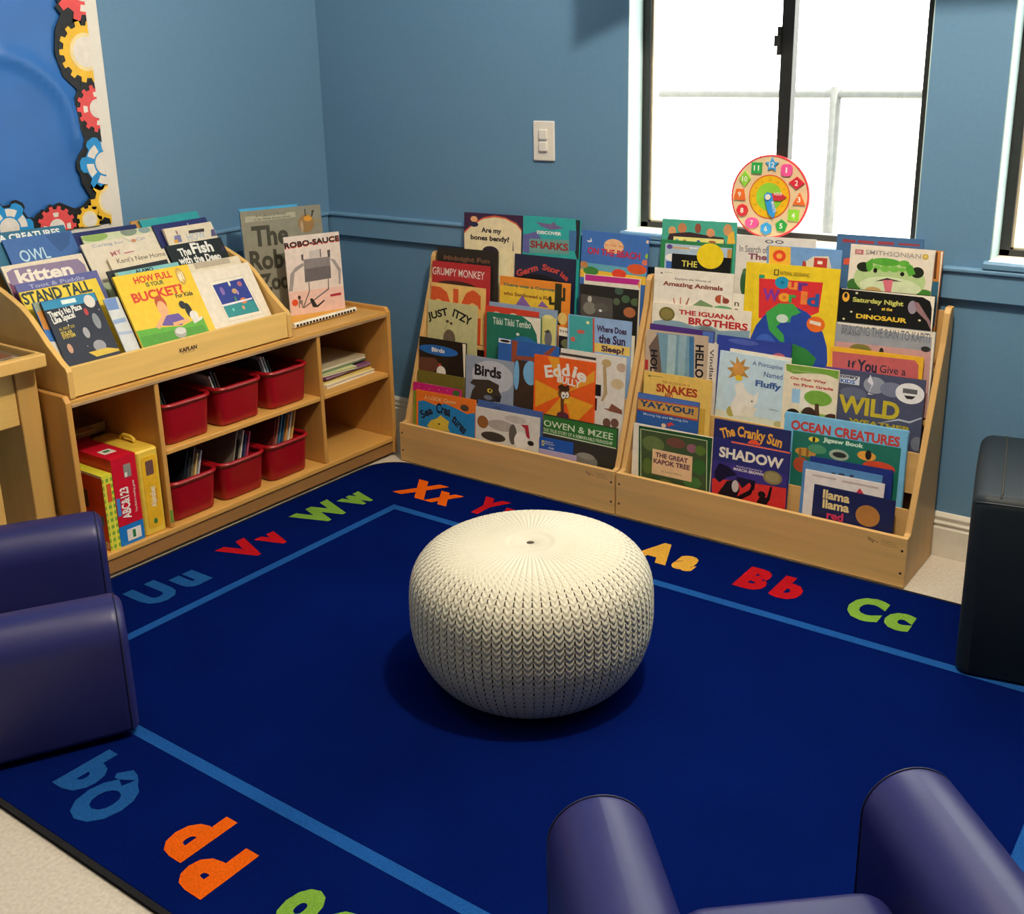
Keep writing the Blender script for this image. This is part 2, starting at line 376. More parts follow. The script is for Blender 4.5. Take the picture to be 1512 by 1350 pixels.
letters('Dd', 'c_blue', (2.660, -.518), PX, .095, .078, .015)
letters('Ww', 'c_green', (.750, -.890), PY, .175, .105, .006)
letters('Vv', 'c_red', (.755, -1.195), PY, .115, .080, .006)
letters('Uu', 'c_blue', (.762, -1.525), PY, .105, .082, .022)
letters('Tt', 'c_orange', (.755, -1.83), PY, .10, .06, .02)
letters('Pp', 'c_orange', (1.766, -2.030), NX, .088, .078, .018, .114)
letters('Qq', 'c_blue', (1.440, -2.030), NX, .112, .078, .008, .114)
letters('Oo', 'c_green', (2.090, -2.030), NX, .120, .070, .008, .114)
letters('Nn', 'c_yellow', (2.42, -2.030), NX, .1, .075, .012, .114)
BOOKS=[
('bendy','rack0',0.848,-0.064,0.58,0.254,0.321,0.7,'3a1f3f',[('P','e0d2ac',-1257,2478,-885,2775,-394,3016,92,3100,574,3061,1053,2886,1260,2683,1260,10,-1190,10),('P','c0583a',-1258,2529,-886,2833,-395,3074,91,3165,573,3114,1051,2943,1260,2749,1260,2685,1053,2879,574,3061,92,3104,-394,3016,-885,2771,-1257,2458),('TB','1c1420','Are my',-487,2484,396,2720),('TB','1c1420','bones bendy?',-964,2208,748,2445),('E','2a2230',-425,1704,293,2081),('E','d9a070',-980,2885,-663,3093),('E','23284a',-1012,2712,-625,2896),('P','7a7060',887,1979,915,2364,958,1985)]),
('sharks','rack0',1.094,-0.064,0.58,0.232,0.326,0.1,'2a9a9a',[('P','22252e',971,3248,1150,3243,1150,1930,1079,1954,954,2276,893,2602,1014,2831),('R','3c6a9a',734,2208,1023,2885),('P','5a5a96',-1150,2595,-597,2753,-380,2506,-913,1973,-1150,2026),('P','6a5a86',-633,3069,-40,3034,113,3130,185,3031,502,2924,-32,2849,-399,2935),('P','5f8f8a',-887,2487,741,2561,765,2075,-867,1996),('TB','e8e8e8','DISCOVER',-576,2678,425,2792),('TB','8a2a2a','SHARKS',-838,2182,715,2434)]),
('beach','rack0',1.34,-0.064,0.58,0.252,0.29,-1.0,'3c68ae',[('E','e8b88a',-396,2226,354,2710),('R','5a9ab0',-1250,1626,1250,1835),('R','e0b53c',-1250,1341,1250,1615),('TB','b0243c','ON THE BEACH',-1012,2132,986,2359),('T','c8703a','in the sea',-341,2462,377,2545),('E','c8502a',538,1653,1261,1987),('E','d0402a',-28,1452,519,1752),('E','3a7a3a',-1140,1439,-536,1721),('E','b07a4a',-1282,1648,-961,1872),('E','90b830',1170,2183,1370,2364),('E','c86a5a',1057,1972,1315,2157),('P','e8e8e8',-1071,2573,-941,2567,-906,2680,-861,2539,-1002,2518),('E','e8c8a8',1167,2677,1297,2787)]),
('magenta','rack0',1.3605,-0.103,0.44,0.211,0.295,0.9,'e6dfd0',[('P','b02a80',-1014,2940,1044,2940,1014,2756,-1006,2742),('E','d09040',985,2614,1343,2938),('E','1c1a18',1051,2755,1135,2819),('E','1c1a18',1172,2755,1248,2819)]),
('lens','rack0',1.3555,-0.118,0.44,0.221,0.265,0.2,'23221f',[('P','4a4744',-1055,2319,180,2284,218,1599,-1020,1602),('E','b0aca4',-773,2072,-612,2286),('E','78746c',-936,1669,-441,2092),('E','55524d',-507,1795,18,2102),('E','3d5248',241,2433,565,2687),('E','405a40',503,2192,825,2444),('E','4a5c3c',855,2126,1203,2384),('E','a0603c',606,1733,1056,2071),('E','4e5a44',207,2080,461,2323),('E','3c5a54',1100,1761,1298,2025),('E','e0e0e0',-325,1799,-201,1884)]),
('cream','rack0',0.791,-0.0715,0.58,0.276,0.187,0.5,'d8cfa8',[]),
('midnight','rack0',0.748,-0.079,0.58,0.276,0.191,1.0,'24221f',[('TB','6a4a3a','Midnight Fun',-1065,1409,1029,1631)]),
('grumpy','rack0',0.7285,-0.103,0.44,0.263,0.282,0.4,'a82a30',[('T','e8d8d0','GRUMPY MONKEY',-1305,2324,1091,2601),('E','3a2420',-1133,1788,767,2167)]),
('big','rack0',0.7215,-0.1105,0.44,0.249,0.204,0.2,'d9b36a',[('TB','c8522a','DIG',-1235,-203,1082,1932)]),
('itzy','rack0',0.711,-0.14,0.3,0.228,0.284,0.1,'b9b585',[('LB','17150f','JUST',-1103,2087,-166,2381,251),('LB','17150f','ITZY',14,2362,858,2102,278),('E','6a5a4a',-388,1146,181,1847),('E','4a4030',-276,2082,-129,2186),('E','4a4030',-94,2031,47,2127),('P','8a8460',-211,2072,-191,2075,-310,1816,-331,1813)]),
('germ','rack0',1.077,-0.0715,0.58,0.25,0.194,0.2,'1f2340',[('E','14141c',-1513,102,945,1324),('LB','b8413a','Germ',-1122,1148,-246,1458,212),('LB','b8413a','Stor',-90,1491,640,1389,194),('LB','b8413a','ies',642,1351,941,1174,187)]),
('coyote','rack0',1.056,-0.1105,0.44,0.292,0.258,0.1,'d8822c',[('P','e0b93a',-1450,2254,854,2279,882,1661,-1432,1555),('TB','3a6a5a','There was a Coyote',-1329,2221,834,2355),('TB','7a4a20','who Swallowed a Flea',-1295,1930,757,2057),('P','7a5a9a',-801,1567,-486,1987,-98,1607),('P','7a5a9a',176,1676,351,1886,633,1671),('R','2a2f20',862,1143,1137,2542),('P','2a2f20',613,2065,725,2077,734,1890,914,1891,918,1797,648,1786),('P','2a2f20',1084,2078,1195,2090,1179,2424,1282,2416,1290,1969,1089,1966),('E','d9b86a',1018,1174,1394,1582)]),
('penguin','rack0',1.022,-0.14,0.3,0.286,0.307,0.1,'7f97b5',[('R','c9c27a',829,1861,1420,2808),('E','d9d08a',894,2751,1307,2891),('E','6a6a70',962,1759,1271,2368),('P','3a3a40',920,2286,1098,2384,1190,2339,1104,2252)]),
('scarlet','rack0',0.982,-0.1475,0.3,0.226,0.294,0.3,'c23c2c',[('E','e6ddd0',-769,2700,-478,2765),('E','e6ddd0',-51,2703,235,2787)]),
('tikki','rack0',1.0005,-0.155,0.3,0.231,0.274,1.0,'1f6a58',[('P','ddd5c4',369,2730,1145,2730,1145,1059,1070,1486,984,2164,744,2538),('T','d5dccf','Tikki Tikki Tembo',-884,2336,740,2581),('E','2f6aa0',-85,1330,1051,2045),('E','e6e0d0',126,2038,269,2138)]),
('planet','rack0',1.2065,-0.14,0.3,0.071,0.252,-1.0,'e2dccb',[('T','33302c','THE',-345,2359,50,2437),('R','1e1b20',-345,1566,157,2238),('E','6a6a4a',-239,1825,360,2169)]),
('sunsleep','rack0',1.34,-0.1475,0.3,0.242,0.303,0.8,'86a4cc',[('R','d9b85e',-199,1907,1200,2197),('P','3f9a9c',-1167,3014,-246,3008,-177,1345,-1102,1222),('P','c0463c',-246,3008,-182,3008,-113,1354,-177,1345),('TB','3a2348','Where Does',-79,2581,1049,2792),('TB','3a2348','the Sun',9,2212,1017,2508),('TB','3a2348','Sleep?',122,1885,991,2147),('E','c05a50',-853,2431,-535,2566),('E','c05a50',-1084,2131,-902,2297),('E','d8d8a0',-497,2775,-364,2882)]),
('plainwhite','rack0',1.383,-0.14,0.3,0.166,0.259,0.1,'ddd6c2',[]),
('birdsblack','rack0',0.706,-0.196,0.16,0.218,0.296,0.4,'1b1614',[('E','1f5fa8',-1102,2367,736,2736),('TB','e8e4e0','Birds',-491,2477,115,2638),('P','5a3428',-1080,2208,-317,2252,-90,1991,-509,1618,-1080,1555),('E','d8d2c8',-254,1561,179,1999),('E','b0302c',-175,1991,-30,2084),('P','d8d0b8',932,2936,1080,2939,1080,1658,1024,1646)]),
('owl','rack0',0.9255,-0.2035,0.16,0.207,0.261,0.4,'8a94a6',[('E','b0b4bc',-758,1414,1071,2540),('TB','17171c','Birds',-640,1939,534,2337),('P','3a332c',-843,959,-732,1362,-594,1536,-842,1614,-694,1769,7,1846,448,1723,431,1540,565,1327,488,1115,259,1097,-296,893),('E','c8b840',-64,1386,168,1540),('E','15120e',7,1423,111,1513),('P','22242a',229,1320,552,1313,511,1118,351,1104),('E','6a7080',-212,1120,165,1289)]),
('bat','rack0',1.081,-0.196,0.16,0.25,0.338,0.1,'2a5aa2',[('P','8a4630',-671,3363,-430,3370,-464,2857,327,2912,334,2749,-194,2748,-677,2531),('P','3a2c22',-504,2722,379,2719,452,962,-557,1091),('E','6fa8d0',-158,1906,456,2753),('E','6fa8d0',-548,1654,-321,2697),('R','e0e0e0',-1240,3227,-724,3370),('E','1a1a1a',-1180,3253,-748,3344),('P','8a4630',643,3076,1043,3370,1133,3342,882,3034)]),
('olive','rack0',0.706,-0.2035,0.16,0.218,0.173,0.4,'6b6128',[('R','c8c0a8',-745,1262,402,1278)]),
('pink','rack0',0.7085,-0.236,0.03,0.223,0.263,0.9,'b81f6c',[('R','7a9a30',-1105,993,-912,2312),('E','3a6a30',741,2386,1076,2587),('E','e0a8c0',-861,2482,-810,2514),('E','e0a8c0',-357,2456,-307,2488),('E','e0a8c0',91,2481,140,2513),('E','e0a8c0',484,2518,533,2550)]),
('sea','rack0',0.7555,-0.2435,0.03,0.275,0.239,1.0,'e07428',[('P','1b77b5',-1273,1965,-1010,2036,-658,1971,-360,1929,-16,2059,326,1995,617,1931,1001,1828,1365,1932,1365,943,-1275,881),('L','e8c898','A LOOK Closer',-985,2099,519,2109,131),('LB','151525','Sea',-1086,1343,-558,1624,282),('LB','151525','Crea',-434,1698,231,1619,341),('LB','151525','tures',281,1490,865,1060,316),('P','c9b040',-858,1109,-658,1340,-359,1466,-210,1608,-13,1502,183,1435,136,1193,235,1052,-657,1023),('E','4a4038',701,1918,1085,2156),('E','2a2418',-333,1231,-234,1293)]),
('blueback','rack0',1.0325,-0.236,0.03,0.275,0.245,0.2,'3f5a94',[('T','2a2f50','the',-650,2242,-363,2352)]),
('reindeer','rack0',1.031,-0.2435,0.03,0.272,0.222,1.0,'c9c5bf',[('E','a09a94',-838,1504,354,1894),('E','b2aea8',-87,1878,812,2145),('E','8a5a30',-1291,1482,-799,1937),('E','3a3330',-1111,1078,-44,1419),('P','a02838',591,1879,909,1901,990,1425,844,1474,771,1760),('E','5a544e',100,1104,430,1837),('E','e6e2de',329,965,922,1612),('E','1c1816',890,1194,1159,1371)]),
('eddie','rack0',1.24,-0.2035,0.16,0.242,0.304,1.0,'dd5a1e',[('P','eea62a',-1151,2175,-1127,1214,13,1837),('P','eea62a',-1081,606,-69,720,13,1837),('P','eea62a',395,796,1200,1620,13,1837),('P','eba030',1200,2405,1200,2793,13,1837),('P','eba030',-668,3030,-200,3030,13,1837),('LB','e4e0d8','Edd',-736,2307,252,2490,386),('LB','e4e0d8','ie',310,2473,857,2327,379),('LB','d8d4d0','BULLY',-262,2222,665,2128,218),('P','5a3a22',-118,1918,21,1938,45,1191,-83,1171),('E','6a4426',-214,1649,263,2014),('P','3a2418',-227,2052,-85,2162,63,2103,205,2172,252,1971,-134,1890),('E','f0ece4',-82,1663,88,1908),('E','f0ece4',80,1709,226,1921),('E','15120e',-21,1741,39,1807),('E','15120e',106,1769,160,1830),('P','e8b830',76,1696,370,1561,23,1509),('E','5a2a3a',-243,922,246,1222)]),
('bones','rack0',1.3415,-0.196,0.16,0.249,0.336,0.4,'cfcac2',[('R','3a3734',-1235,3135,137,3220),('P','a8916a',411,2970,532,2987,622,2080,469,1812,385,1823,482,2107),('E','b59a6a',360,2965,720,3228),('E','c0ac88',747,2294,1223,2642),('E','b49c88',921,2879,1289,3175),('P','7a4a3a',491,1595,702,1605,802,1792,1194,1637,1212,1495,761,1527),('E','6a4a40',496,960,801,1277),('E','6a4a40',799,1013,1101,1318),('R','1c1a1a',136,1964,378,2347),('R','5a1a1a',119,1471,246,1879)]),
('owen','rack0',1.3195,-0.236,0.03,0.289,0.242,0.1,'33302a',[('P','2f6a30',-1435,2387,1435,2396,1435,1742,-1435,1770),('P','b8c4a8',-1435,1796,1435,1774,1435,1736,-1435,1755),('T','c9d4bc','OWEN & MZEE',-1420,2010,1294,2231),('T','c9d4bc','THE TRUE STORY OF A REMARKABLE FRIENDSHIP',-1435,1828,1288,1943),('E','77726c',-179,842,760,1382),('E','8a857e',-36,1165,630,1385)]),
('natgeo','rack0',1.236,-0.2435,0.03,0.134,0.163,1.0,'1f4fa0',[('R','d8c840',-569,1344,-468,1520),('R','1f4fa0',-544,1370,-493,1494),('T','e0e0e0','National',-432,1480,-122,1528),('T','e0e0e0','Geographic',-429,1403,-43,1452),('T','e0e0e0','Kids',-278,1275,-75,1341)]),
('lavender','rack0',1.2475,-0.251,0.03,0.147,0.124,1.0,'a89ab8',[]),
('people','rack1',1.6475,-0.064,0.58,0.253,0.351,1.0,'45a08c',[('E','d09a68',-1038,3000,-770,3285),('E','b8794f',-715,3090,-402,3405),('E','8a4a3a',-124,3118,89,3422),('E','c98a62',274,2977,561,3287),('E','c08a5a',841,3094,1125,3452),('P','3a2a30',-1057,2897,-987,3057,-298,3140,234,3076,867,3029,915,2847,-1050,2759),('E','c98a62',274,3027,557,3287),('P','d9a93a',1007,3120,1180,3263,1255,2873,988,2852),('R','e6dc8a',-847,2828,872,2978),('E','3a9aa8',-784,2817,-664,2896),('E','9a6a3a',-514,2817,-394,2895),('E','3a5aa8',-38,2822,80,2907),('E','a85a3a',356,2846,620,2914)]),
('seasons','rack1',1.6435,-0.0715,0.58,0.245,0.287,0.6,'2d7a4a',[('R','9fb4c8',-1059,125,1215,2760),('R','c0a070',-789,2613,-208,2675),('R','e0e4e8',-214,2649,55,2698),('R','3c62b0',-1004,585,-695,2207),('E','5a4488',-1007,2587,-803,2735),('E','e8e6e4',-1041,2197,-481,2448),('R','b88848',1071,806,1215,2723),('R','161616',-807,107,1215,2459),('E','e3c81e',49,2075,958,2863),('T','d8d060','THE',-455,2081,84,2268),('T','d8d060','REASONS',-767,1597,1113,1983)]),
('search','rack1',1.9005,-0.064,0.58,0.247,0.319,1.0,'ccc8c4',[('T','5a5a62','In Search of',-1125,2690,-224,2895),('TB','7a4458','The',-834,2479,-227,2669),('E','2f5a38',-1041,1375,-774,2160),('E','4a6a4a',-989,2008,-833,2197),('E','55565a',-322,2996,-54,3103),('E','ccc8c4',-268,3019,-107,3081),('E','55565a',-10,3003,263,3106),('E','ccc8c4',44,3025,213,3083)]),
('house','rack1',1.992,-0.0715,0.58,0.226,0.297,0.8,'6a93c8',[('P','dcae38',-1083,2960,-407,2960,-300,1366,-979,1300),('E','d24428',-942,2507,-538,2852),('E','e8a848',-832,2596,-648,2756),('P','c9c4b4',16,2385,72,2577,305,2739,753,2779,856,2451),('R','b03a34',325,2407,721,2714),('P','a03a34',-25,2365,-1,2605,91,2561,116,2376),('R','d8d4cc',437,2531,583,2621)]),
('amazing','rack1',1.656,-0.1105,0.44,0.27,0.343,0.8,'ddd6cb',[('T','3f3a38','Explore the World of',-614,3086,609,3173),('TB','7c3a2a','Amazing Animals',-1034,2852,1022,3033),('E','a85232',778,2499,1118,2762),('E','8a4030',1015,2513,1256,2682),('R','e8e0d8',974,2508,1037,2739),('E','5f9a6a',754,2272,1381,2439),('P','b05a4a',-654,2516,-616,2520,-552,2212,-579,2209),('P','b05a4a',-406,2575,-376,2578,-367,2231,-413,2226),('P','9a6a50',-254,2277,-120,2585,-81,2571,-176,2250),('P','6f8a60',9,2338,299,2556,719,2408,723,2341,13,2269),('R','8a8a8a',-1010,3302,-718,3313),('P','4a4a4a',-1144,3257,-1097,3320,-1046,3255)]),
('script','rack1',1.711,-0.103,0.44,0.23,0.284,0.9,'ddd8cc',[('L','33302c','n',849,2468,994,2465,176),('L','33302c','a',862,2266,1007,2264,176)]),
('iguana','rack1',1.6915,-0.118,0.44,0.335,0.236,1.0,'ddd5c6',[('P','7f9aa8',-1627,1739,-1197,1837,-652,1823,-188,1716,257,1833,675,1672,1665,1789,1665,1352,-1601,1208),('P','6a7a78',-33,1663,182,1842,567,1626,424,1541),('E','6e6434',-1430,1790,-875,2236),('E','857a44',-1364,1846,-940,2182),('TB','b02a2c','THE IGUANA',-731,2047,1163,2199),('TB','b02a2c','BROTHERS',-386,1766,1595,1990)]),
('world','rack1',1.972,-0.1105,0.44,0.286,0.388,0.7,'e6c82a',[('P','d8ba20',-1382,3869,-1206,3870,-929,33,-1143,10),('P','cc3034',-998,3423,961,3465,902,2594,423,2349,-929,2235),('P','2a8a6a',-1006,3537,-832,3535,-825,3438,-998,3423),('E','28459a',-1192,-304,1275,2692),('E','3f62b8',-1056,805,-279,1785),('P','3d9a4a',-715,2425,-322,2736,120,2767,321,2566,82,2377,61,2211,-210,2181,-354,2032,-114,1828,-63,1602,-201,1602,-571,1908),('E','c0d0c4',-367,2171,-4,2428),('P','2f7a3c',190,1594,628,1474,937,1236,845,981,261,691,13,1080),('P','3d9a4a',-3,2682,181,2615,382,2550,196,2427,-20,2439),('E','1f8ab0',-492,3174,-48,3532),('E','1a6a94',-322,3303,-201,3409),('TB','e08a3c','u',-88,3177,208,3403),('TB','5a3488','r',232,3172,526,3407),('TB','7a3494','W',-844,2779,-318,3140),('E','e59a30',-347,2795,9,3061),('E','c86a28',-220,2887,-121,2969),('TB','2f9a50','r',-30,2789,196,3031),('TB','e07a38','l',333,2778,530,3161),('TB','28559a','d',523,2746,889,3128),('E','dd6a26',566,2008,1117,2466),('P','f0e4d8',663,2347,999,2302,990,2198,654,2250),('R','4a4430',-542,3553,-391,3729),('R','e6c82a',-509,3583,-424,3700),('T','5a4a20','NATIONAL GEOGRAPHIC',-360,3582,550,3689)]),
('purple','rack1',1.6325,-0.14,0.3,0.223,0.308,0.1,'4a2f7a',[('P','4a6ab0',733,3061,1105,3070,1105,2308,793,2254)]),
('hello','rack1',1.6285,-0.155,0.3,0.215,0.292,1.0,'b8a48f',[('P','6f94a8',-703,2860,456,2870,583,397,-474,232),('R','9ab4bc',-286,307,6,2835),('R','8aa8b4',107,360,349,2878),('P','3f6f9a',445,2869,611,2864,739,421,583,397),('P','6a5a50',-961,2371,-648,2833,-494,1895,-401,1128,-670,1433,-929,2278),('LB','17171c','HELLO',691,2624,724,1598,255),('LB','17171c','HOLES',-875,2294,-851,1237,227),('R','b03030',-1065,1616,-951,1943)]),
('vine','rack1',1.6765,-0.1475,0.3,0.177,0.272,0.7,'d0c8c0',[('L','33302c','Vindlan',640,2544,677,1508,131)]),
('navy','rack1',1.875,-0.14,0.3,0.238,0.302,0.2,'2f3f94',[('E','b05a6a',621,2433,1045,2715),('E','4a5aa8',-823,2814,169,2985)]),
('slip','rack1',1.8965,-0.1475,0.3,0.195,0.264,-1.0,'d8d2c4',[]),
('fluffy','rack1',1.8805,-0.155,0.3,0.219,0.256,-1.0,'b9d0de',[('R','c6ccbe',-1085,70,1085,719),('E','a8a878',818,511,1172,720),('E','a8a050',-716,570,-434,897),('P','b0823e',-830,2059,-588,2122,-781,2324,-548,2222,-548,2469,-430,2274,-250,2424,-300,2193,-79,2183,-260,2037,-95,1856,-294,1892,-401,1733,-536,1850,-749,1743,-645,1949),('E','c89048',-628,1873,-267,2279),('E','e0bc2c',-541,1719,-291,1896),('P','ece8de',-526,1594,-300,1704,-115,1432,128,1336,258,1490,245,1147,81,943,186,681,-490,630,-608,917,-455,1277),('P','d8d2c4',-180,997,261,986,146,683,-244,654),('E','3a3a34',46,1145,109,1190),('T','3a5a94','A Porcupine',-19,2237,931,2401),('T','3a5a94','Named',373,1982,959,2143),('TB','3a5a94','Fluffy',134,1601,952,1849),('R','6a7078',642,1024,952,1035),('R','6a7078',541,852,971,853)]),
('snakes','rack1',1.6545,-0.196,0.16,0.235,0.307,0.8,'d8b45c',[('T','a0602c','THE GOLDEN BOOK OF',-506,2768,459,2846),('TB','a03a20','SNAKES',-714,2463,719,2734),('TB','a03a20','AND',-416,2299,-115,2471),('E','8a7a3a',-1033,2901,-906,2966),('R','a08a4a',-898,2939,-495,2961),('R','c09a3c',830,552,1021,2156)]),
('yay','rack1',1.6285,-0.2035,0.16,0.215,0.236,0.4,'2a5596',[('P','4a6ab0',-1065,2350,1065,2349,1065,2205,-1065,2163),('P','c09248',-1065,2163,1065,2219,1065,1802,-1065,1820),('P','b0402c',-1065,1840,1065,1826,1065,1778,-1065,1791),('P','b0402c',-1065,2173,1065,2229,1065,2200,-1065,2144),('TB','1f3f6a','YAY,YOU!',-988,1904,914,2138),('T','c8d0d8','Moving Up and Moving On',-844,1652,734,1742),('P','c83a2c',6,1517,161,1593,298,1519,166,1506,66,1406),('E','d8b898',-180,1368,-11,1510)]),
('kapok','rack1',1.662,-0.236,0.03,0.276,0.273,0.4,'ddd4c4',[('P','1f4a26',-1193,2674,1370,2718,1370,131,-1069,10),('P','b8c49a',-1133,2586,1205,2615,1355,91,-976,10),('P','3f4f30',-1104,2561,1181,2591,1330,85,-954,10),('E','5f6f40',-1041,1917,-256,2414),('E','6a4438',-185,2180,491,2493),('E','8a5a6a',528,2123,882,2405),('E','35602a',764,1472,1208,1965),('E','55682f',-998,1153,-613,1676),('E','46703a',466,1016,1112,1371),('E','6a6a3a',-420,858,130,1092),('E','2f4a26',-856,808,-349,1104),('E','56702f',812,2093,1180,2408),('P','d9b58c',-654,2015,746,2010,764,1197,-643,1197),('TB','5a3040','THE GREAT',-540,1763,597,1922),('TB','5a3040','KAPOK TREE',-598,1550,678,1713),('T','8a6a4a','by Lynne Cherry',-303,1300,408,1375)]),
('cranky','rack1',1.926,-0.236,0.03,0.242,0.336,1.0,'24285c',[('LB','e0a23c','The',-940,2794,-492,2945,285),('LB','e0a23c','Cranky',-444,2953,442,2919,293),('LB','e0a23c','Sun',491,2890,956,2811,292),('E','e0502c',-116,2445,323,2915)]),
('shadow','rack1',1.929,-0.2435,0.03,0.242,0.28,0.2,'2a2c6a',[('P','e06a4a',-654,2790,1200,2790,1200,2750,-650,2742),('P','c8302c',-1200,1562,-659,1582,310,1643,1178,1688,1200,725,-1115,178),('P','3a2f7a',-1196,2093,-404,2108,272,2103,1166,2100,1174,1733,-1200,1514),('P','1a1630',-1144,1721,-992,2038,-689,1980,-379,1782,-713,1642,-946,1426,-1105,1537),('P','1a1630',-424,1726,208,1715,187,1382,22,1630,-202,1393),('TB','e4dccc','SHADOW',-1021,2232,1025,2564),('T','cfc8c8','Retold and illustrated by',-427,2012,399,2080),('TB','cfc8c8','MARCIA BROWN',-519,1911,431,2000),('E','7e7348',427,1711,1027,2134),('E','90855a',503,1769,952,2080),('P','17141c',-970,1084,-704,1525,-344,1647,-270,1331,-389,971,-917,1048),('E','b8b0b0',-537,1227,-311,1607),('E','120e14',317,1237,558,1443),('P','120e14',185,813,368,1232,602,1284,681,1638,748,1633,701,1235,516,888),('P','120e14',-397,1065,41,1398,117,1649,216,1623,100,1269,-222,1032)]),
('giveyellow','rack1',2.2435,-0.14,0.3,0.263,0.314,0.7,'e0ac2c',[('P','b85a5c',-1237,3004,1085,3037,1191,2920,1305,1373,-1089,976),('T','2c2a40','If',-757,2606,-524,2805),('TB','2c2a40','You',-493,2526,67,2863),('T','2c2a40','Give a',154,2571,870,2791),('R','5f8a3c',1305,2087,1305,3027)]),
('saturday','rack1',2.249,-0.103,0.44,0.266,0.338,0.9,'141413',[('P','e0d8c8',-1274,3370,1320,3370,1320,1586,1320,1572,1265,3042,1200,3228,1005,3322,-1272,3354),('TB','b7b860','Saturday Night',-925,2982,495,3158),('TB','dcb93a','at the',-91,2855,206,2947),('TB','dcb93a','DINOSAUR',-792,2563,629,2698),('E','dca23a',-1232,2999,-1023,3280),('E','141413',-1179,3110,-1083,3252),('E','8f8596',624,2835,870,3205),('P','8a6a70',768,3180,895,3167,1252,2688,1310,2404,1160,2678,854,2937),('E','cfc8a0',-864,3244,-785,3304),('E','cfc8a0',-976,2704,-900,2760),('E','cfc8a0',-1177,2478,-1104,2538),('E','cfc8a0',932,2652,1006,2709),('E','cfc8a0',-442,2826,-385,2873)]),
('snake','rack1',2.244,-0.079,0.58,0.232,0.322,0.1,'d6cdc0',[('E','3a6a30',-1176,1869,-751,2260),('E','3f7a2c',634,1760,1271,2144),('E','a8c088',-998,1795,1002,2839),('E','c4d0ac',-820,1847,887,2393),('E','22281c',-938,2471,-513,2745),('E','22281c',571,2430,924,2733),('E','4f9a34',-541,2690,274,2904),('P','4f9a34',-688,2734,-506,2881,-476,2590,-564,2483,-652,2541),('P','4f9a34',434,2833,601,2752,703,2537,538,2457,423,2639),('E','6fb04a',-275,2519,-6,2699),('E','6fb04a',-23,2533,249,2709),('E','5aa03c',222,2706,517,2885),('E','5aa03c',-512,2717,-221,2881),('E','6fb04a',-470,2559,-270,2688),('E','6fb04a',233,2560,431,2687),('E','1a1c16',-461,2470,-349,2607),('E','1a1c16',288,2444,406,2562),('P','3a2a2a',-375,2238,-61,2360,364,2295,108,2286,-181,2267),('P','c96a7a',-168,2291,111,2318,85,1826,-21,1815),('E','b89a60',-656,1799,-166,2078),('T','9a9490','SMITHSONIAN',-725,2968,803,3098),('R','a85a60',-1022,2955,-787,3084),('T','e0d0d0','DK',-979,2978,-829,3058),('E','b89a3c',835,2960,1003,3104),('E','cdb860',869,2988,969,3075)]),
('amber','rack1',2.265,-0.0715,0.58,0.228,0.321,0.0,'b8783c',[('R','2f5f7a',906,1131,1130,2374),('P','d8d0c4',1076,3199,1130,3199,1130,1767,1130,1758),('P','5a3418',925,3171,996,3170,1022,2449,960,2443)]),
('redtext','rack1',2.204,-0.064,0.58,0.242,0.345,0.5,'40648f',[('R','8a3a44',-1045,3225,-666,3314),('R','8a3a44',-607,3230,-136,3311),('R','8a3a44',-46,3237,416,3318),('R','8a3a44',537,3255,1112,3310),('P','c8503c',-960,2756,-779,2803,-794,2603,-962,2589)]),
('rain','rack1',2.2555,-0.1105,0.44,0.277,0.242,0.9,'8f939c',[('P','b89090',-1357,1858,1332,1882,1375,10,-1184,10),('P','d8d0c0',1292,2362,1375,2401,1375,10,1375,10),('P','d8d0c0',-1351,2410,1375,2410,1375,2369,1295,2265,-1347,2367),('T','5f6672','BRINGING THE RAIN TO KAPITI',-1211,2098,1249,2365),('T','5f6672','PLAIN',-1212,2070,-691,2179),('T','7f8690','A Nandi Tale',-640,2109,508,2176),('E','75723c',-938,1545,-313,1856),('E','222222',-97,1588,29,1822),('E','2a2a2c',1034,1845,1295,2001)]),
('wild','rack1',2.27,-0.155,0.3,0.242,0.256,0.8,'454a64',[('E','8a90a0',-479,1991,148,2472),('E','6f7690',-13,1963,649,2382),('E','5a607a',-1122,1732,-363,2093),('P','e0e0ec',-305,2522,-196,2278,-309,1991,-168,1960,-330,1946,-242,2219,-373,2315),('TB','b7a72c','WILD',-1143,1319,585,1836),('TB','a99a2a','WEATHER',-810,1048,947,1197),('E','d8d8dc',423,1845,1213,2428),('R','5a5a60',621,2136,1015,2267),('P','2a2a2c',664,2068,982,2080,893,1985,747,1978),('P','b0b8c8',-5,1159,579,1385,879,1357,1200,1528,1200,1488,884,1306,584,1334),('R','c8ccd8',-1160,2169,-597,2415),('TB','33343c','covery',-1154,2293,-638,2405),('TB','2f5fa8','KIDS',-1140,2182,-722,2302),('E','6a7080',966,551,1299,958)]),
('violet','rack1',2.1735,-0.1475,0.3,0.137,0.255,0.9,'5b3f8f',[]),
('grade','rack1',2.0715,-0.1625,0.3,0.163,0.251,0.9,'d9cfb8',[('P','6f9a3c',-775,2500,805,2500,805,2251,447,2342,-89,2312,-521,2237,-749,2314),('T','c8d8b0','KINDERGARTEN SKILLS',-585,2334,314,2352),('TB','b0383c','On Our Way',-615,2053,471,2154),('TB','b0383c','to First Grade',-513,1898,685,1984),('R','8fb8d8',-533,1384,-247,1803),('R','e8e4d8',-284,1205,-3,1866),('R','8aa84a',-231,876,805,1169),('E','6fa03a',-161,1391,673,1840),('P','4a3424',185,1450,293,1455,343,1097,182,1072),('E','2a1c14',-711,681,-210,1204),('E','3a2820',-204,865,242,1320),('E','4a2c20',483,871,939,1227)]),
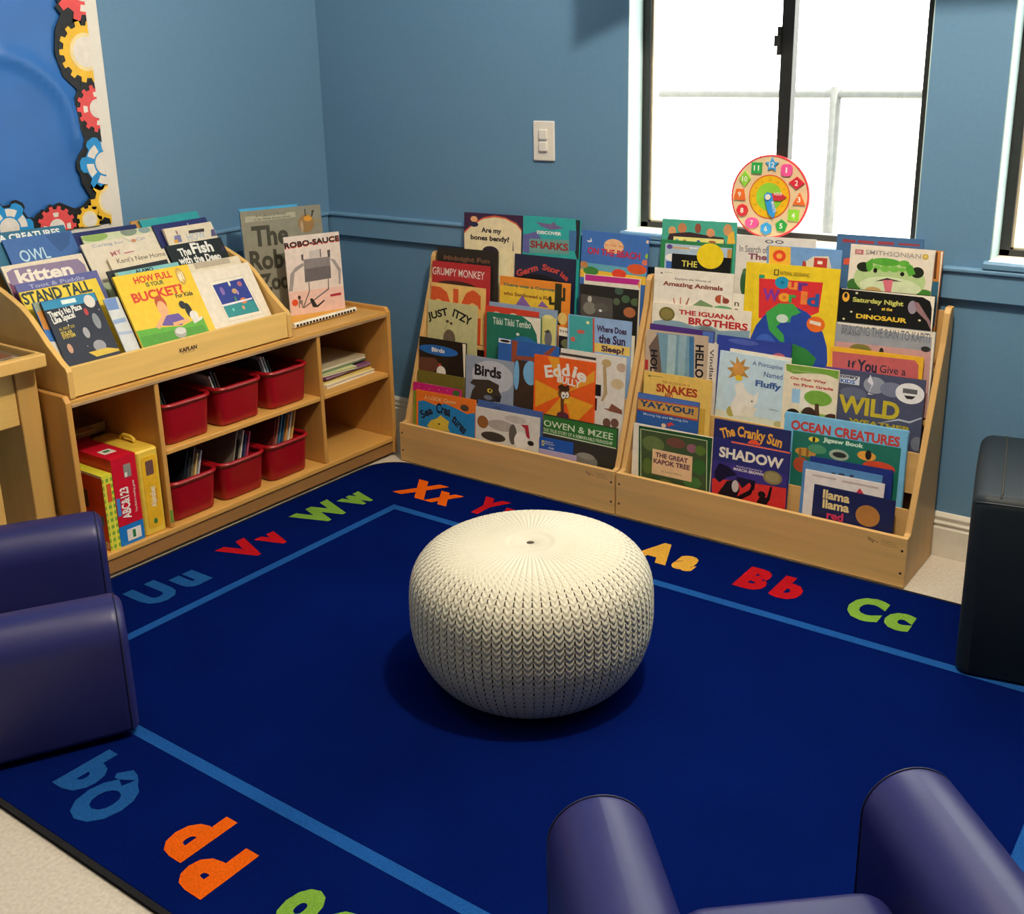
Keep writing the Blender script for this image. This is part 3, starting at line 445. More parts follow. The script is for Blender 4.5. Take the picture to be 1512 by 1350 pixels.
('ocean','rack1',2.1925,-0.2035,0.16,0.355,0.257,0.9,'6fb0d8',[('R','1f6a5c',-1483,187,1628,2064),('E','b98a3a',-1392,1349,-750,1599),('R','8a5a2a',-1268,1322,-1195,1555),('R','8a5a2a',-1051,1335,-977,1594),('E','d8c23c',-1010,1820,-690,1970),('E','2f2a1c',-891,1810,-808,1974),('E','9aa89a',-372,1401,203,1726),('E','2a2f2c',-276,1485,133,1651),('E','c8482c',607,1219,1525,1583),('E','d89a3c',433,1544,968,1816),('E','1c1c1c',661,1572,838,1856),('E','a84a2c',-1415,850,-939,1310),('E','4a8a6a',-1010,1486,-449,1764),('TB','b83a34','OCEAN CREATURES',-1561,2088,1580,2378),('TB','c8e0d0','Jigsaw Book',-576,1845,595,2012)]),
('navyback','rack1',2.2295,-0.236,0.03,0.237,0.278,1.0,'1f2f78',[]),
('skyblue','rack1',2.205,-0.2435,0.03,0.228,0.263,0.3,'4f7fb4',[('R','24344f',-286,2366,-171,2460),('R','24344f',-77,2392,88,2481),('R','24344f',235,2392,347,2491)]),
('whiteflap','rack1',2.2175,-0.251,0.03,0.227,0.242,0.7,'d8d2d0',[('P','c02c3c',343,1975,469,2181,618,2000),('R','b8a8a4',-912,2271,-218,2322),('R','b8a8a4',-38,2251,989,2307)]),
('llama','rack1',2.2495,-0.2585,0.03,0.231,0.206,0.1,'1d2350',[('LB','d8c48a','llama',-878,1724,-101,1725,240),('LB','d8c48a','llama',-862,1435,-89,1449,241),('LB','c83458','red',-717,1141,-232,1146,220),('E','a9743c',100,1156,784,1780)]),
('creatures','tray',0.275,-1.354,0.69,0.246,0.325,-1.0,'2a6a8a',[('LB','e0e4e4','A CREATURES',-903,2967,1029,2963,191)]),
('owl_blue','tray',0.2845,-1.331,0.6955,0.22,0.298,-0.5,'3f68a8',[('P','34588f',238,2931,326,2652,512,2357,873,2570,999,2793,1052,2970),('L','b8d8e8','OWL',-778,2225,142,2231,354)]),
('kitten','tray',0.345,-1.361,0.64,0.256,0.29,0.0,'ddd2bf',[('P','8a7a9a',-1195,2701,-988,2777,-368,2781,393,2765,1076,2752,1217,2527,1201,2316,1016,912,-1270,1465),('P','7a3a60',-1267,2411,-1103,2228,-1270,1423,-1270,1470),('LB','ece4d8','kitten',-969,2342,771,2288,372)]),
('puddle','tray',0.415,-1.3675,0.6,0.259,0.286,-0.2,'5a5f9c',[('L','a8acd0','Toot & Puddle',-919,2670,820,2651,117)]),
('tall','tray',0.4245,-1.3785,0.6055,0.243,0.258,0.1,'e8cc3c',[('LB','2a3a3c','STAND TALL',-1192,2209,945,2217,324)]),
('bluetall','tray',0.478,-1.417,0.578,0.166,0.26,-1.0,'2f6fc0',[('P','8f9c88',-820,2590,-617,2590,-631,2212,-820,2241),('P','c8822c',-807,2324,-640,2343,-660,1745,-818,1800),('P','d8d8dc',-820,1421,-541,1376,-571,610,-820,847)]),
('space','tray',0.4875,-1.3985,0.5835,0.169,0.255,-1.0,'1d2438',[('P','2a8ab8',-835,2540,823,2540,820,2287,-835,2285),('R','d8e8e8',-257,2360,191,2487),('LB','e4e4e0',"There's No Place",-767,2045,266,2125,171),('LB','e4e4e0','Like Space!',-722,1851,-14,1938,169),('L','c8b040','ALL ABOUT OUR',-650,1621,-162,1649,81),('LB','c8b040','SOLAR',-645,1482,-291,1502,98),('LB','c8b040','SYSTEM',-642,1370,-253,1390,98),('E','c89a80',-640,923,-490,1215),('E','8a8f98',430,1452,645,1939),('E','a8a8b0',-1,1253,183,1586),('E','9a9aa4',125,794,511,1143),('E','b83838',282,1912,405,2131),('E','d8d4d0',410,2114,743,2505),('P','d8b840',-96,843,497,863,835,761,835,689,94,668),('E','e4e4e4',744,1994,763,2033),('E','e4e4e4',-351,1709,-323,1767),('E','e4e4e4',-49,1011,-31,1050)]),
('pages','tray',0.478,-1.266,0.578,0.048,0.23,-1.0,'cfd4d8',[('P','6f8fc8',-230,2290,162,2290,132,1920,-230,1937),('P','8fa8d0',-230,1630,193,1635,180,1501,-230,1497),('P','a8b8d8',-230,1242,230,1206,230,1114,-230,1151)]),
('forest','tray',0.4055,-1.2695,0.5945,0.145,0.246,-1.0,'9aa890',[('E','6a7a5a',166,1921,452,2343),('E','c0c8b0',-162,2071,139,2446)]),
('navystrip','tray',0.275,-1.1025,0.69,0.229,0.291,-0.4,'1f2860',[]),
('meadow','tray',0.2845,-1.07,0.6955,0.258,0.272,-0.9,'c8d0b0',[('E','8fae60',-1302,2488,-398,2779),('E','7f8f7f',66,2509,663,2816),('E','8aa0a0',718,2528,1155,2758)]),
('my','tray',0.345,-1.0885,0.64,0.263,0.318,1.0,'dcd2c0',[('P','c0c0b0',149,3170,209,3170,452,2978,357,2967),('E','c88a6a',409,2954,589,3070),('L','b87078','MY',-465,2631,-84,2670,155),('L','8a9ab0','Cat',602,2980,947,3004,97),('L','8a9ab0','Caring for',-966,3025,134,2992,91),('P','b87078',-18,2686,338,2690,352,2659,-10,2643)]),
('kent','tray',0.3545,-1.0615,0.6455,0.207,0.255,0.3,'dfd3bc',[('L','6a6458',"Kent's New Home",-762,2341,991,2309,150)]),
('blackstrip','tray',0.415,-1.0935,0.6,0.219,0.277,1.0,'23282a',[]),
('alamo','tray',0.4245,-1.0805,0.6055,0.229,0.261,-0.6,'7fc0c8',[('LB','2a2a30','ALAMO',-447,2481,193,2480,111),('E','a8a870',-1174,2456,-1051,2611)]),
('bucket','tray',0.4875,-1.1055,0.5835,0.267,0.285,-1.0,'f0c832',[('P','5fae34',-1325,1097,-701,1072,251,946,1069,1114,1084,486,-1325,565),('P','4f9a2c',-1271,895,-295,872,990,842,986,507,-1325,565),('LB','d8432c','HOW FULL',-708,2521,637,2536,198),('LB','3f5a3a','IS YOUR',-370,2369,256,2363,127),('LB','d8432c','BUCKET?',-1004,1947,813,1988,274),('LB','3a3a2a','For Kids',448,1845,1077,1844,129),('E','c8a050',766,2212,1069,2788),('E','d9b868',800,2287,1031,2715),('TB','f4ecd8','#1',830,2351,1019,2648),('E','c2542a',-342,1508,31,2032),('E','e8b080',-334,1302,0,1858),('P','6a55a0',-561,1159,-110,1371,295,1362,411,1150,261,967,-353,1070),('P','e8b080',-655,1086,-294,1408,-196,1318,-539,993),('P','e8b080',-32,1107,554,1145,564,1034,-34,995),('E','1f1f22',569,1129,800,1632),('E','e4e0dc',643,1019,943,1351),('E','26262a',427,1457,663,1725),('P','e4e0dc',667,1051,1069,1114,1026,1026,686,928),('E','a8a8a4',-122,583,294,938),('E','d4d4d0',-71,700,298,918)]),
('tan','tray',0.2655,-0.942,0.6845,0.096,0.306,0.6,'b88a4a',[]),
('tealtop','tray',0.275,-0.847,0.69,0.23,0.302,1.0,'2f9aa4',[]),
('navytwo','tray',0.2941,-0.8385,0.701,0.213,0.269,0.2,'2a2f6a',[('R','c8ccd8',-711,2485,-708,2572),('R','c8ccd8',250,2511,283,2575)]),
('how','tray',0.345,-0.8295,0.64,0.195,0.324,-0.1,'ddd2bc',[('L','9fb4c8','HOW',-190,2692,529,2709,260),('P','3a3434',-32,3050,597,3040,556,2930,-69,2947),('E','8a5a44',-524,2957,-468,3135),('P','7a7aa8',-649,2953,-404,2960,-450,2702,-732,2715),('P','e0a23c',-721,2807,-579,2816,-605,2695,-753,2699),('E','6a4438',1037,2939,1107,3132),('P','55507a',836,2953,965,2962,965,2712,739,2722),('P','6a2a24',-965,3230,-938,3230,-965,2676,-965,2674)]),
('fish','tray',0.3545,-0.8425,0.6455,0.221,0.261,-0.4,'1c2224',[('LB','e8e8e4','The',-736,2185,-262,2196,254),('LB','e8e8e4','Fish',-212,2213,630,2180,351),('LB','e8e8e4','with the Deep',-860,1932,780,1861,234),('P','3a2a4a',1025,2312,1095,2245,1017,2151,1095,2100,900,2138)]),
('greenbit','tray',0.415,-0.8215,0.6,0.179,0.225,-1.0,'4fa878',[]),
('creamtop','tray',0.4245,-0.8395,0.6055,0.215,0.244,-1.0,'e0d4bc',[('R','b8ac98',-758,2232,662,2430)]),
('whitefish','tray',0.478,-0.8505,0.578,0.237,0.255,-0.5,'e8dece',[('P','d8d0be',-643,2145,779,2153,908,712,-531,726),('P','ece4d6',-630,2118,748,2121,867,746,-495,755),('P','2a3a90',-536,2015,709,2046,792,843,-478,856),('P','2f8f94',-484,1268,747,1249,792,843,-478,856),('E','e8e4d0',62,1866,139,2049),('E','8a6ab0',-348,1619,-200,1907),('E','c8a068',74,1590,284,1766),('E','b06a7a',394,1786,574,1970),('E','4a8a5a',49,1308,124,1510),('E','d87a4a',235,1200,487,1412),('P','e0e0e8',-506,1322,723,1342,706,1283,-527,1252),('E','6fd0c0',-213,1030,-127,1140),('E','d8a070',187,1007,292,1153),('E','b090c0',222,1534,312,1707)]),
('robo','stand',0.3415,-0.4205,0.5662,0.209,0.278,68.8,'e8dcd6',[('P','ecc8c0',-1035,848,1035,828,1035,10,-1035,10),('LB','b8402c','ROBO-SAUCE',-1035,2367,1035,2440,183),('LB','2a2626','ROBO-SAUCE',-1035,2401,1035,2475,168),('P','a09a9c',-412,1827,-382,1730,-752,1513,-896,876,-1035,870,-920,1477,-742,1679),('P','a09a9c',615,1868,793,1802,1004,1435,937,900,871,908,885,1392,704,1729),('P','8d878a',-381,1936,622,1935,596,1160,-404,1125),('P','6f6a6e',-371,1598,611,1615,596,1160,-404,1125),('P','d0c8c8',-155,2209,268,2237,265,1930,-162,1941),('P','5a5458',-462,2112,-374,2121,-388,1899,-452,1899),('P','5a5458',260,2238,300,2241,288,1954,247,1951),('P','5a5458',535,2171,645,2178,632,1915,539,1914),('P','6a6466',-285,1118,-245,1117,-263,775,-548,217,-581,244,-297,798),('P','6a6466',467,1176,500,1176,476,767,-537,208,-540,254,439,798),('P','b0303c',499,580,925,601,928,504,503,495),('E','e0562c',-967,337,-734,573),('P','2c2a28',-287,501,-222,542,-155,495,-30,249,251,421,279,379,-16,182,-196,206),('E','5a3a34',-734,544,-614,693),('P','8a7a74',-701,549,-565,511,-574,228,-614,233,-618,386,-677,394,-692,244,-730,268)]),
('gray','standback',0.2382,-0.4517,0.5565,0.3,0.377,68.8,'8e8d80',[('P','b0ae9c',-1330,3583,525,3599,531,3411,-1347,3384),('L','4a483e','A Professional Beauty',-954,3530,181,3555,73),('L','4a483e','in the Whole Animals World',-1006,3418,325,3426,73),('LB','48483f','The',-1172,2538,179,2526,659),('LB','48483f','Robot',-1350,1723,603,1682,627),('LB','48483f','Zoo',-1078,939,33,949,560),('E','9a7a50',589,2818,1203,3462),('E','d89a3c',826,3215,1138,3429),('P','48483f',873,3661,922,3664,923,3393,875,3398),('P','48483f',1149,3599,1251,3597,1139,3336,1101,3358),('E','b8a088',666,2841,778,3267),('P','a08a60',1234,3270,1490,3187,1490,3143,1225,3195)]),
]
LABELS = {
'bendy': ('picture_book', 'cream and plum book with bony arch, top left of the left rack'),
'sharks': ('picture_book', 'teal shark book with dark right edge, top row of left rack'),
'beach': ('picture_book', 'blue beach book with crab and sand, top right of left rack'),
'magenta': ('picture_book', 'white book with magenta stripe and small face below the beach book'),
'lens': ('picture_book', 'black book with grey portrait photo and dim green discs'),
'cream': ('board_book', 'plain cream board book showing behind the black midnight book'),
'midnight': ('picture_book', 'black book with brown lettering behind the red monkey book'),
'grumpy': ('picture_book', 'red book with thin white capitals at left edge of left rack'),
'big': ('picture_book', 'cream book with huge orange letters below the red book'),
'itzy': ('picture_book', 'pale olive book with black slab letters and a small spider'),
'germ': ('picture_book', 'navy book with red arched title under the shark book'),
'coyote': ('picture_book', 'orange and yellow desert book with black cactus'),
'penguin': ('picture_book', 'grey blue book with grey penguin at its right side'),
'scarlet': ('picture_book', 'scarlet book mostly hidden behind the dark green book'),
'tikki': ('picture_book', 'dark green book with curved white corner and thin pale title'),
'planet': ('picture_book', 'white book with dark planet picture left of the turquoise book'),
'sunsleep': ('picture_book', 'turquoise and light blue book asking about the sun'),
'plainwhite': ('picture_book', 'plain white book edge showing right of the turquoise and blue book'),
'birdsblack': ('picture_book', 'black bird book with blue oval title and white hen'),
'owl': ('picture_book', 'grey book with dark owl head and yellow eye'),
'bat': ('picture_book', 'blue night book with brown tree branches left of orange book'),
'olive': ('picture_book', 'olive green book below the black bird book'),
'pink': ('picture_book', 'magenta dotted book above the orange sea book, bottom left'),
'sea': ('picture_book', 'orange and blue sea book with yellow fish, bottom left of left rack'),
'blueback': ('picture_book', 'muted blue book behind the white winter book'),
'reindeer': ('picture_book', 'white winter book with bronze medal and red scarf shape'),
'eddie': ('picture_book', 'bright orange book with yellow rays and skinny bird'),
'bones': ('picture_book', 'white anatomy book with bones and hand pictures'),
'owen': ('picture_book', 'dark book with green title band and grey tortoise shell'),
'natgeo': ('picture_book', 'small blue book with yellow frame mark, bottom of left rack'),
'lavender': ('picture_book', 'low lavender book peeping over the front of left rack'),
'people': ('picture_book', 'teal book with row of painted heads below the window sill'),
'seasons': ('picture_book', 'green framed black book with big yellow sun disc'),
'search': ('picture_book', 'white book with grey glasses mark under the toy clock'),
'house': ('picture_book', 'half yellow half blue book with red disc and little house'),
'amazing': ('picture_book', 'white book with brown animal title and orange fish'),
'script': ('picture_book', 'white book with handwriting letters showing beside the big yellow atlas'),
'iguana': ('picture_book', 'white wide book with bold red capitals and olive medal'),
'world': ('atlas', 'large yellow atlas with globe and coloured letters'),
'purple': ('picture_book', 'purple book with blue corner behind the sideways lettered book'),
'hello': ('picture_book', 'beige book with water photo and sideways black letters'),
'vine': ('picture_book', 'white book with narrow sideways writing beside the beige water book'),
'navy': ('picture_book', 'royal blue book behind the pale blue porcupine book'),
'slip': ('picture_book', 'plain off-white book slipped behind the pale blue porcupine book'),
'fluffy': ('picture_book', 'pale blue book with white animal and spiky sun'),
'green': ('picture_book', 'dark green book edge behind the mustard snake book'),
'snakes': ('picture_book', 'mustard yellow book with red snake title'),
'yay': ('picture_book', 'small blue and ochre book at left edge under mustard book'),
'kapok': ('picture_book', 'green jungle book with tan label, bottom left of window rack'),
'cranky': ('picture_book', 'dark navy book with orange curly letters above the shadow book'),
'shadow': ('picture_book', 'navy and red book with black figures and gold medal'),
'giveyellow': ('picture_book', 'yellow edged pink book under the grey rain book'),
'saturday': ('picture_book', 'black book with yellow letters and grey dinosaur neck'),
'snake': ('picture_book', 'white book with large green snake face'),
'amber': ('picture_book', 'orange brown book showing at right behind the snake book'),
'redtext': ('picture_book', 'slate blue book with red line of text, top right of rack'),
'rain': ('picture_book', 'grey pink book with savanna tree under the black dinosaur book'),
'wild': ('picture_book', 'dark stormy book with yellow capitals and round white sticker'),
'violet': ('picture_book', 'violet book edge between yellow pink book and stormy book'),
'grade': ('picture_book', 'small book with green tree and red school title'),
'ocean': ('jigsaw_book', 'thick light blue ocean book with red capitals and fish'),
'navyback': ('picture_book', 'plain navy book at the back of four books, bottom right'),
'skyblue': ('picture_book', 'medium blue book between the navy and white ones, bottom right'),
'whiteflap': ('picture_book', 'white book with red triangle behind the small navy book'),
'llama': ('picture_book', 'small navy book with cream and pink words, front bottom right'),
'creatures': ('picture_book', 'dark teal book with white capitals at far left back row'),
'owl_blue': ('picture_book', 'blue book with thin pale three letter title at far left'),
'kitten': ('picture_book', 'cream book with mauve panel and chunky white letters'),
'puddle': ('picture_book', 'periwinkle blue book behind the yellow giraffe-lettered book'),
'tall': ('picture_book', 'yellow book with wobbly dark green capitals at left'),
'bluetall': ('picture_book', 'blue and grey green book edge behind the space book'),
'space': ('picture_book', 'black space book with teal band and grey planets'),
'pages': ('picture_book', 'narrow white and blue striped book between space and yellow books'),
'forest': ('picture_book', 'grey green picture book behind the narrow striped book'),
'navystrip': ('picture_book', 'dark navy book along the back under the bulletin board'),
'meadow': ('picture_book', 'pale green meadow book in the back row, middle of browser'),
'my': ('picture_book', 'white book with pink word behind the low new home book'),
'kent': ('picture_book', 'white book with grey green title line, middle of browser'),
'blackstrip': ('picture_book', 'black book just behind the aqua book in the middle'),
'alamo': ('picture_book', 'aqua book peeping above the bright yellow bucket book'),
'bucket': ('picture_book', 'bright yellow book with boy and dog on green grass'),
'tan': ('picture_book', 'tan book corner left of the teal book, back row'),
'tealtop': ('picture_book', 'teal book highest in the back row of the browser'),
'navytwo': ('picture_book', 'navy book with pale specks in front of the teal book'),
'how': ('picture_book', 'white book with two small children and black bar'),
'fish': ('picture_book', 'black book with white fish title at right of browser'),
'greenbit': ('picture_book', 'green book corner behind the white fish picture book'),
'creamtop': ('picture_book', 'cream book just behind the white fish picture book'),
'whitefish': ('picture_book', 'white book with framed blue fish picture, right front of browser'),
'gray': ('picture_book', 'tall grey book with dark letters standing against left wall'),
'robo': ('picture_book', 'pale pink book with grey robot standing on the shelf top'),
}
# ------------------------------------------------------------------ sloped display racks
def rack(x0, x1, label, logo_gap):
    t = thing('book_display_rack', label, 'book rack', ((x0+x1)/2, -.022, 0), group='birch book display racks under the window wall')
    cx = (x0+x1)/2; hw = (x1-x0)/2; Y = lambda y: y+.022
    prof = [(-.022, 0), (-.262, 0), (-.262, .149), (-.247, .153), (-.076, .655), (-.060, .735), (-.048, .750), (-.022, .750)]
    for s_ in (-1, 1):
        a, b_ = (-hw, -hw+.018) if s_ < 0 else (hw-.018, hw)
        MB().prism([(Y(y), z) for y, z in prof], 'x', a, b_).build('side_panel', M['birchV'], t, bevel=.003)
    b = MB(); b.box(-hw, hw, Y(-.278), Y(-.2625), .004, .149)
    for sx in (-1, 1):
        for z in (.045, .112): 
            P = [(sx*(hw-.012)+.004*math.cos(2*PI*k/10), z+.004*math.sin(2*PI*k/10)) for k in range(10)]
            b.prism(P, 'y', Y(-.2784), Y(-.277), 1)
    lx = hw-.085
    for i in range(5): b.box(lx-.022+i*.006, lx-.018+i*.006, Y(-.2784), Y(-.277), .122-.003*(i % 3), .132-.002*i, 2)
    for i in range(3): b.box(lx+.014, lx+.062-.006*i, Y(-.2784), Y(-.277), .118+.006*i, .1195+.006*i, 2)
    b.build('front_panel', [M['birch'], M['dark'], varied('faint_stamp', (.30, .17, .075, 1), .5, 60, .1)], t, bevel=.003)
    for y, z0, z1 in ((-.207, .10, .207), (-.165, .24, .360), (-.122, .31, .358), (-.083, .46, .498)):
        MB().box(-hw+.018, hw-.018, Y(y-.005), Y(y), z0, z1).build('tier_riser', M['birch'], t)
    for y0, y1, z in ((-.2625, -.207, .03), (-.207, -.165, .16), (-.165, -.122, .30), (-.118, -.083, .44), (-.080, -.027, .58)):
        MB().box(-hw+.018, hw-.018, Y(y0), Y(y1), z-.014, z-.001).build('tier_ledge', M['birch'], t)
    MB().box(-hw+.018, hw-.018, Y(-.027), Y(-.0225), .02, .735).build('back_panel', M['birchV'], t)
rack(.5722, 1.4902, 'birch wood book rack left of the window, nearest the room corner', 0)
rack(1.4962, 2.4162, 'birch wood book rack directly under the window, right of the other rack', 0)

# ------------------------------------------------------------------ low storage shelf on the left wall
t = thing('storage_shelf', 'low maple storage shelf with cubbies and red bins along the left wall', 'shelf', (.318, -.88, 0))
sx, sy = .318, -.88
def sb(name, x0, x1, y0, y1, z0, z1, m, bv=.003): return MB().box(x0-sx, x1-sx, y0-sy, y1-sy, z0, z1).build(name, M[m], t, bevel=bv)
YL, YR = -1.541, -.2356
for y0, y1 in ((YL, YL+.018), (YR-.018, YR)):
    MB().prism([(.10-sx, .012), (.518-sx, .012), (.518-sx, .552), (.506-sx, .570), (.10-sx, .570)], 'y', y0-sy, y1-sy).build('side_panel', M['cabV'], t, bevel=.003)
b = MB(); b.box(.10-sx, .514-sx, YL+.018-sy, YR-.018-sy, .536, .5555).box(.513-sx, .5165-sx, YL+.018-sy, YR-.018-sy, .5355, .545, 1)
b.build('top_board', [M['cab'], M['worn']], t, bevel=.0015)
sb('bottom_shelf', .10, .515, YL+.018, YR-.018, .058, .076, 'cab')
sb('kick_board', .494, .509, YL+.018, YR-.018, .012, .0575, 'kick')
for y in (-1.254, -.600): sb('divider', .104, .512, y, y+.016, .0765, .5355, 'cabV')
sb('shelf_board', .104, .511, -1.2375, -.6005, .308, .324, 'cab')
sb('shelf_board', .104, .511, -.5835, YR-.0185, .308, .324, 'cab')
sb('back_panel', .095, .1035, YL, YR, .02, .57, 'cabV')
b = MB(); b.box(.100-sx, .118-sx, -.700-sy, YR-.018-sy, .556, .585); b.build('back_lip', M['cab'], t, bevel=.002)
MB().box(.5121-sx, .5126-sx, -1.251-sy, -1.242-sy, .095, .135).build('green_sticker', paint('6f9a3c', 1), t)
sb('gap_shade_runner', .12, .485, YL+.02, YR-.02, .0, .0118, 'dark', 0)  # near-black filler, shade of the gap put into its colour

# ------------------------------------------------------------------ tabletop book browser standing on the shelf
tr = thing('book_browser', 'maple tabletop book browser with curved sides standing on the low shelf', 'book rack', (.3, -1.112, .556))
bx, by, bz = .3, -1.112, .556
prof = [(.106, .5565), (.508, .5565), (.512, .56), (.512, .634), (.505, .646), (.488, .656), (.463, .676), (.430, .702), (.395, .737), (.362, .768), (.325, .793), (.280, .813), (.232, .831), (.18, .848), (.106, .868)]
for y0, y1 in ((-1.5205, -1.5035), (-.7220, -.7050)):
    MB().prism([(x-bx, z-bz) for x, z in prof], 'y', y0-by, y1-by).build('side_panel', M['mapleV'], tr, bevel=.002)
b = MB(); b.box(.494-bx, .508-bx, -1.5034-by, -.7221-by, .561-bz, .645-bz)
pts, f = text_box('KAPLAN', 2, -1.150-by, .605-bz, -1.086-by, .618-bz); b.add([(.5084-bx, p[0], p[1]) for p in pts], f, 1)
pts, f = text_box('EARLY LEARNING COMPANY', 0, -1.142-by, .600-bz, -1.094-by, .603-bz); b.add([(.5084-bx, p[0], p[1]) for p in pts], f, 1)
b.build('front_panel', [M['maple'], M['ink']], tr, bevel=.0015)
MB().box(.108-bx, .494-bx, -1.5034-by, -.7221-by, .5568-bz, .572-bz).build('floor_board', M['maple'], tr)
for x0, x1, z in ((.37, .432, .585), (.30, .362, .626), (.12, .293, .675)):
    MB().box(x0-bx, x1-bx, -1.5034-by, -.7221-by, .5722-bz, z-bz).build('step', M['maple'], tr)
MB().box(.106-bx, .114-bx, -1.5034-by, -.7221-by, .683-bz, .86-bz).build('back_panel', M['mapleV'], tr)

# ------------------------------------------------------------------ red bins
def make_bin(loc, label, h=.132, w_=.193, d_=.33):
    t = thing('storage_bin', label, 'bin', loc, 0, 'red plastic bins in the low shelf')
    b = MB(); L = []
    for ww, dd, z, r in ((w_-.045, d_-.045, 0, .02), (w_-.034, d_-.034, .003, .025), (w_-.030, d_-.029, .010, .027), (w_-.022, d_-.02, h*.5, .03), (w_-.014, d_-.014, h-.022, .032), (w_-.012, d_-.012, h-.014, .032), (w_-.008, d_-.008, h-.013, .033)):
        L.append([(p[0], p[1], z) for p in rrect(dd, ww, r, 6)])
    for ww, dd, z, r in ((w_-.018, d_-.018, h-.012, .03), (w_-.030, d_-.028, h*.5, .028), (w_-.036, d_-.036, .008, .024)):
        L.append([(p[0], p[1], z) for p in rrect(dd, ww, r, 6)])
    b.loops(L).build('tub', M['red_plastic'], t, smooth=True)
    b = MB(); L = []; R_ = .0075
    for k in range(9):
        a = 2*PI*k/8
        L.append([(p[0], p[1], h-.0075+R_*math.sin(a)) for p in rrect(d_-.012+2*R_*math.cos(a), w_-.012+2*R_*math.cos(a), .034+R_*math.cos(a), 6)])
    b.loops(L, cap0=False, cap1=False).build('rim', M['red_plastic'], t, smooth=True)
    return t
BINS = [(-1.132, .3245, 'upper left'), (-.926, .3245, 'upper middle'), (-.721, .3245, 'upper right'), (-1.137, .0765, 'lower left'), (-.939, .0765, 'lower middle'), (-.741, .0765, 'lower right')]
for y, z, nm in BINS:
    make_bin((.338, y, z), 'red plastic bin of books, %s of the six in the low shelf' % nm)

# ------------------------------------------------------------------ books
def book_mesh(w_, h, th, parent, color, art, gain, rough=.35):
    mats = [paint(color, gain, rough)]; idx = {color: 0}
    b = MB(); c = .0016 if th > .006 else .0009
    b.box(-w_/2, w_/2, 0, c, 0, h).box(-w_/2, w_/2, th-c, th, 0, h).box(-w_/2, -w_/2+c, c, th-c, 0, h)
    def mi(h_):
        if h_ not in idx: idx[h_] = len(mats); mats.append(paint(h_, gain, rough))
        return idx[h_]
    for i, it in enumerate(art):
        y = -.00012-i*.00003; k = it[0]; m = mi(it[1]); q = [v/10000 if not isinstance(v, str) else v for v in it[2:]]
        if k == 'R': pts = [(q[0], q[1]), (q[2], q[1]), (q[2], q[3]), (q[0], q[3])]; f = [(0, 1, 2, 3)]
        elif k == 'E': pts = [(max(-w_/2, min(w_/2, x)), max(0, min(h, z))) for x, z in ellipse(*q)]; f = [tuple(range(len(pts)))]
        elif k == 'P':
            pts = [(q[j], q[j+1]) for j in range(0, len(q), 2)]; f = polyfaces(pts)
        elif k in ('T', 'TB'): pts, f = text_box(q[0], 1.7 if k == 'TB' else .4, *q[1:])
        else: pts, f = text_pts(q[0], 1.6 if k == 'LB' else .4, (q[1], q[2]), (q[3], q[4]), q[5])
        if k in ('T', 'TB', 'L', 'LB'): pts = [(max(-w_/2, min(w_/2, x)), max(0, min(h, z))) for x, z in pts]
        b.add([(x, y, z) for x, z in pts], f, m)
    me = bpy.data.meshes.new('cover'); me.from_pydata(b.v, [], b.f); me.update()
    for m in mats: me.materials.append(m)
    me.polygons.foreach_set('material_index', b.m)
    # flat print faces must look to the reader
    bm = bmesh.new(); bm.from_mesh(me); bm.faces.ensure_lookup_table()
    fl = [f_ for f_ in bm.faces if all(v.co.y < -.0001 for v in f_.verts)]
    bmesh.ops.recalc_face_normals(bm, faces=[f_ for f_ in bm.faces if f_ not in set(fl)])
    for f_ in fl:
        f_.normal_update()
        if f_.normal.y > 0: f_.normal_flip()
    bm.to_mesh(me); bm.free()
    o = bpy.data.objects.new('cover', me); COL.objects.link(o); o.parent = parent
    MB().box(-w_/2+c, w_/2-.003, c, th-c, .003, h-.003).build('page_block', M['pages'], parent)
GROUP = dict(rack0='picture books on the left display rack', rack1='picture books on the rack under the window', tray='picture books in the tabletop browser', stand='picture books standing on the low shelf', standback='picture books standing on the low shelf')
GAIN = dict(rack0=1.25, rack1=1.2, tray=.98, stand=1.0, standback=1.05)
THICK = dict(ocean=.012, kapok=.0066, tealtop=.009, bucket=.008)
for key, place, x, y, z, w_, h, roll, color, art in BOOKS:
    name, label = LABELS[key]
    t = thing(name, label, 'book', (0, 0, 0), 0, GROUP[place])
    if place.startswith('rack'): Mx = Matrix.Translation((x, y, z+.0012+w_/2*abs(math.sin(math.radians(roll))))) @ Matrix.Rotation(math.radians(-5), 4, 'X') @ Matrix.Rotation(math.radians(-roll), 4, 'Y')
    elif place == 'tray': Mx = Matrix.Translation((x, y, z)) @ Matrix.Rotation(PI/2, 4, 'Z') @ Matrix.Rotation(math.radians(-30), 4, 'X') @ Matrix.Rotation(math.radians(-roll), 4, 'Y')
    else:
        zz = z
        Mx = Matrix.Translation((x, y, zz)) @ Matrix.Rotation(math.radians(roll), 4, 'Z') @ Matrix.Rotation(math.radians(-3 if place == 'stand' else -5), 4, 'X')
    t.rotation_mode = 'XYZ'; t.location = Mx.to_translation(); t.rotation_euler = Mx.to_euler('XYZ')
    book_mesh(w_, h, THICK.get(key, .0060), t, color, art, GAIN[place])
def slab(name, label, loc, rot, w_, h, th, color, group, gain=1.1, art=()):
    t = thing(name, label, 'book', loc, 0, group); t.rotation_euler = rot
    book_mesh(w_, h, th, t, color, list(art), gain); return t
# blue book behind the tall grey one
t = slab('picture_book', 'bright blue book behind the tall grey book, only its top showing', (.2145, -.487, .5565), (math.radians(-5), 0, math.radians(68.8)), .215, .385, .006, '4aa6dc', GROUP['stand'])
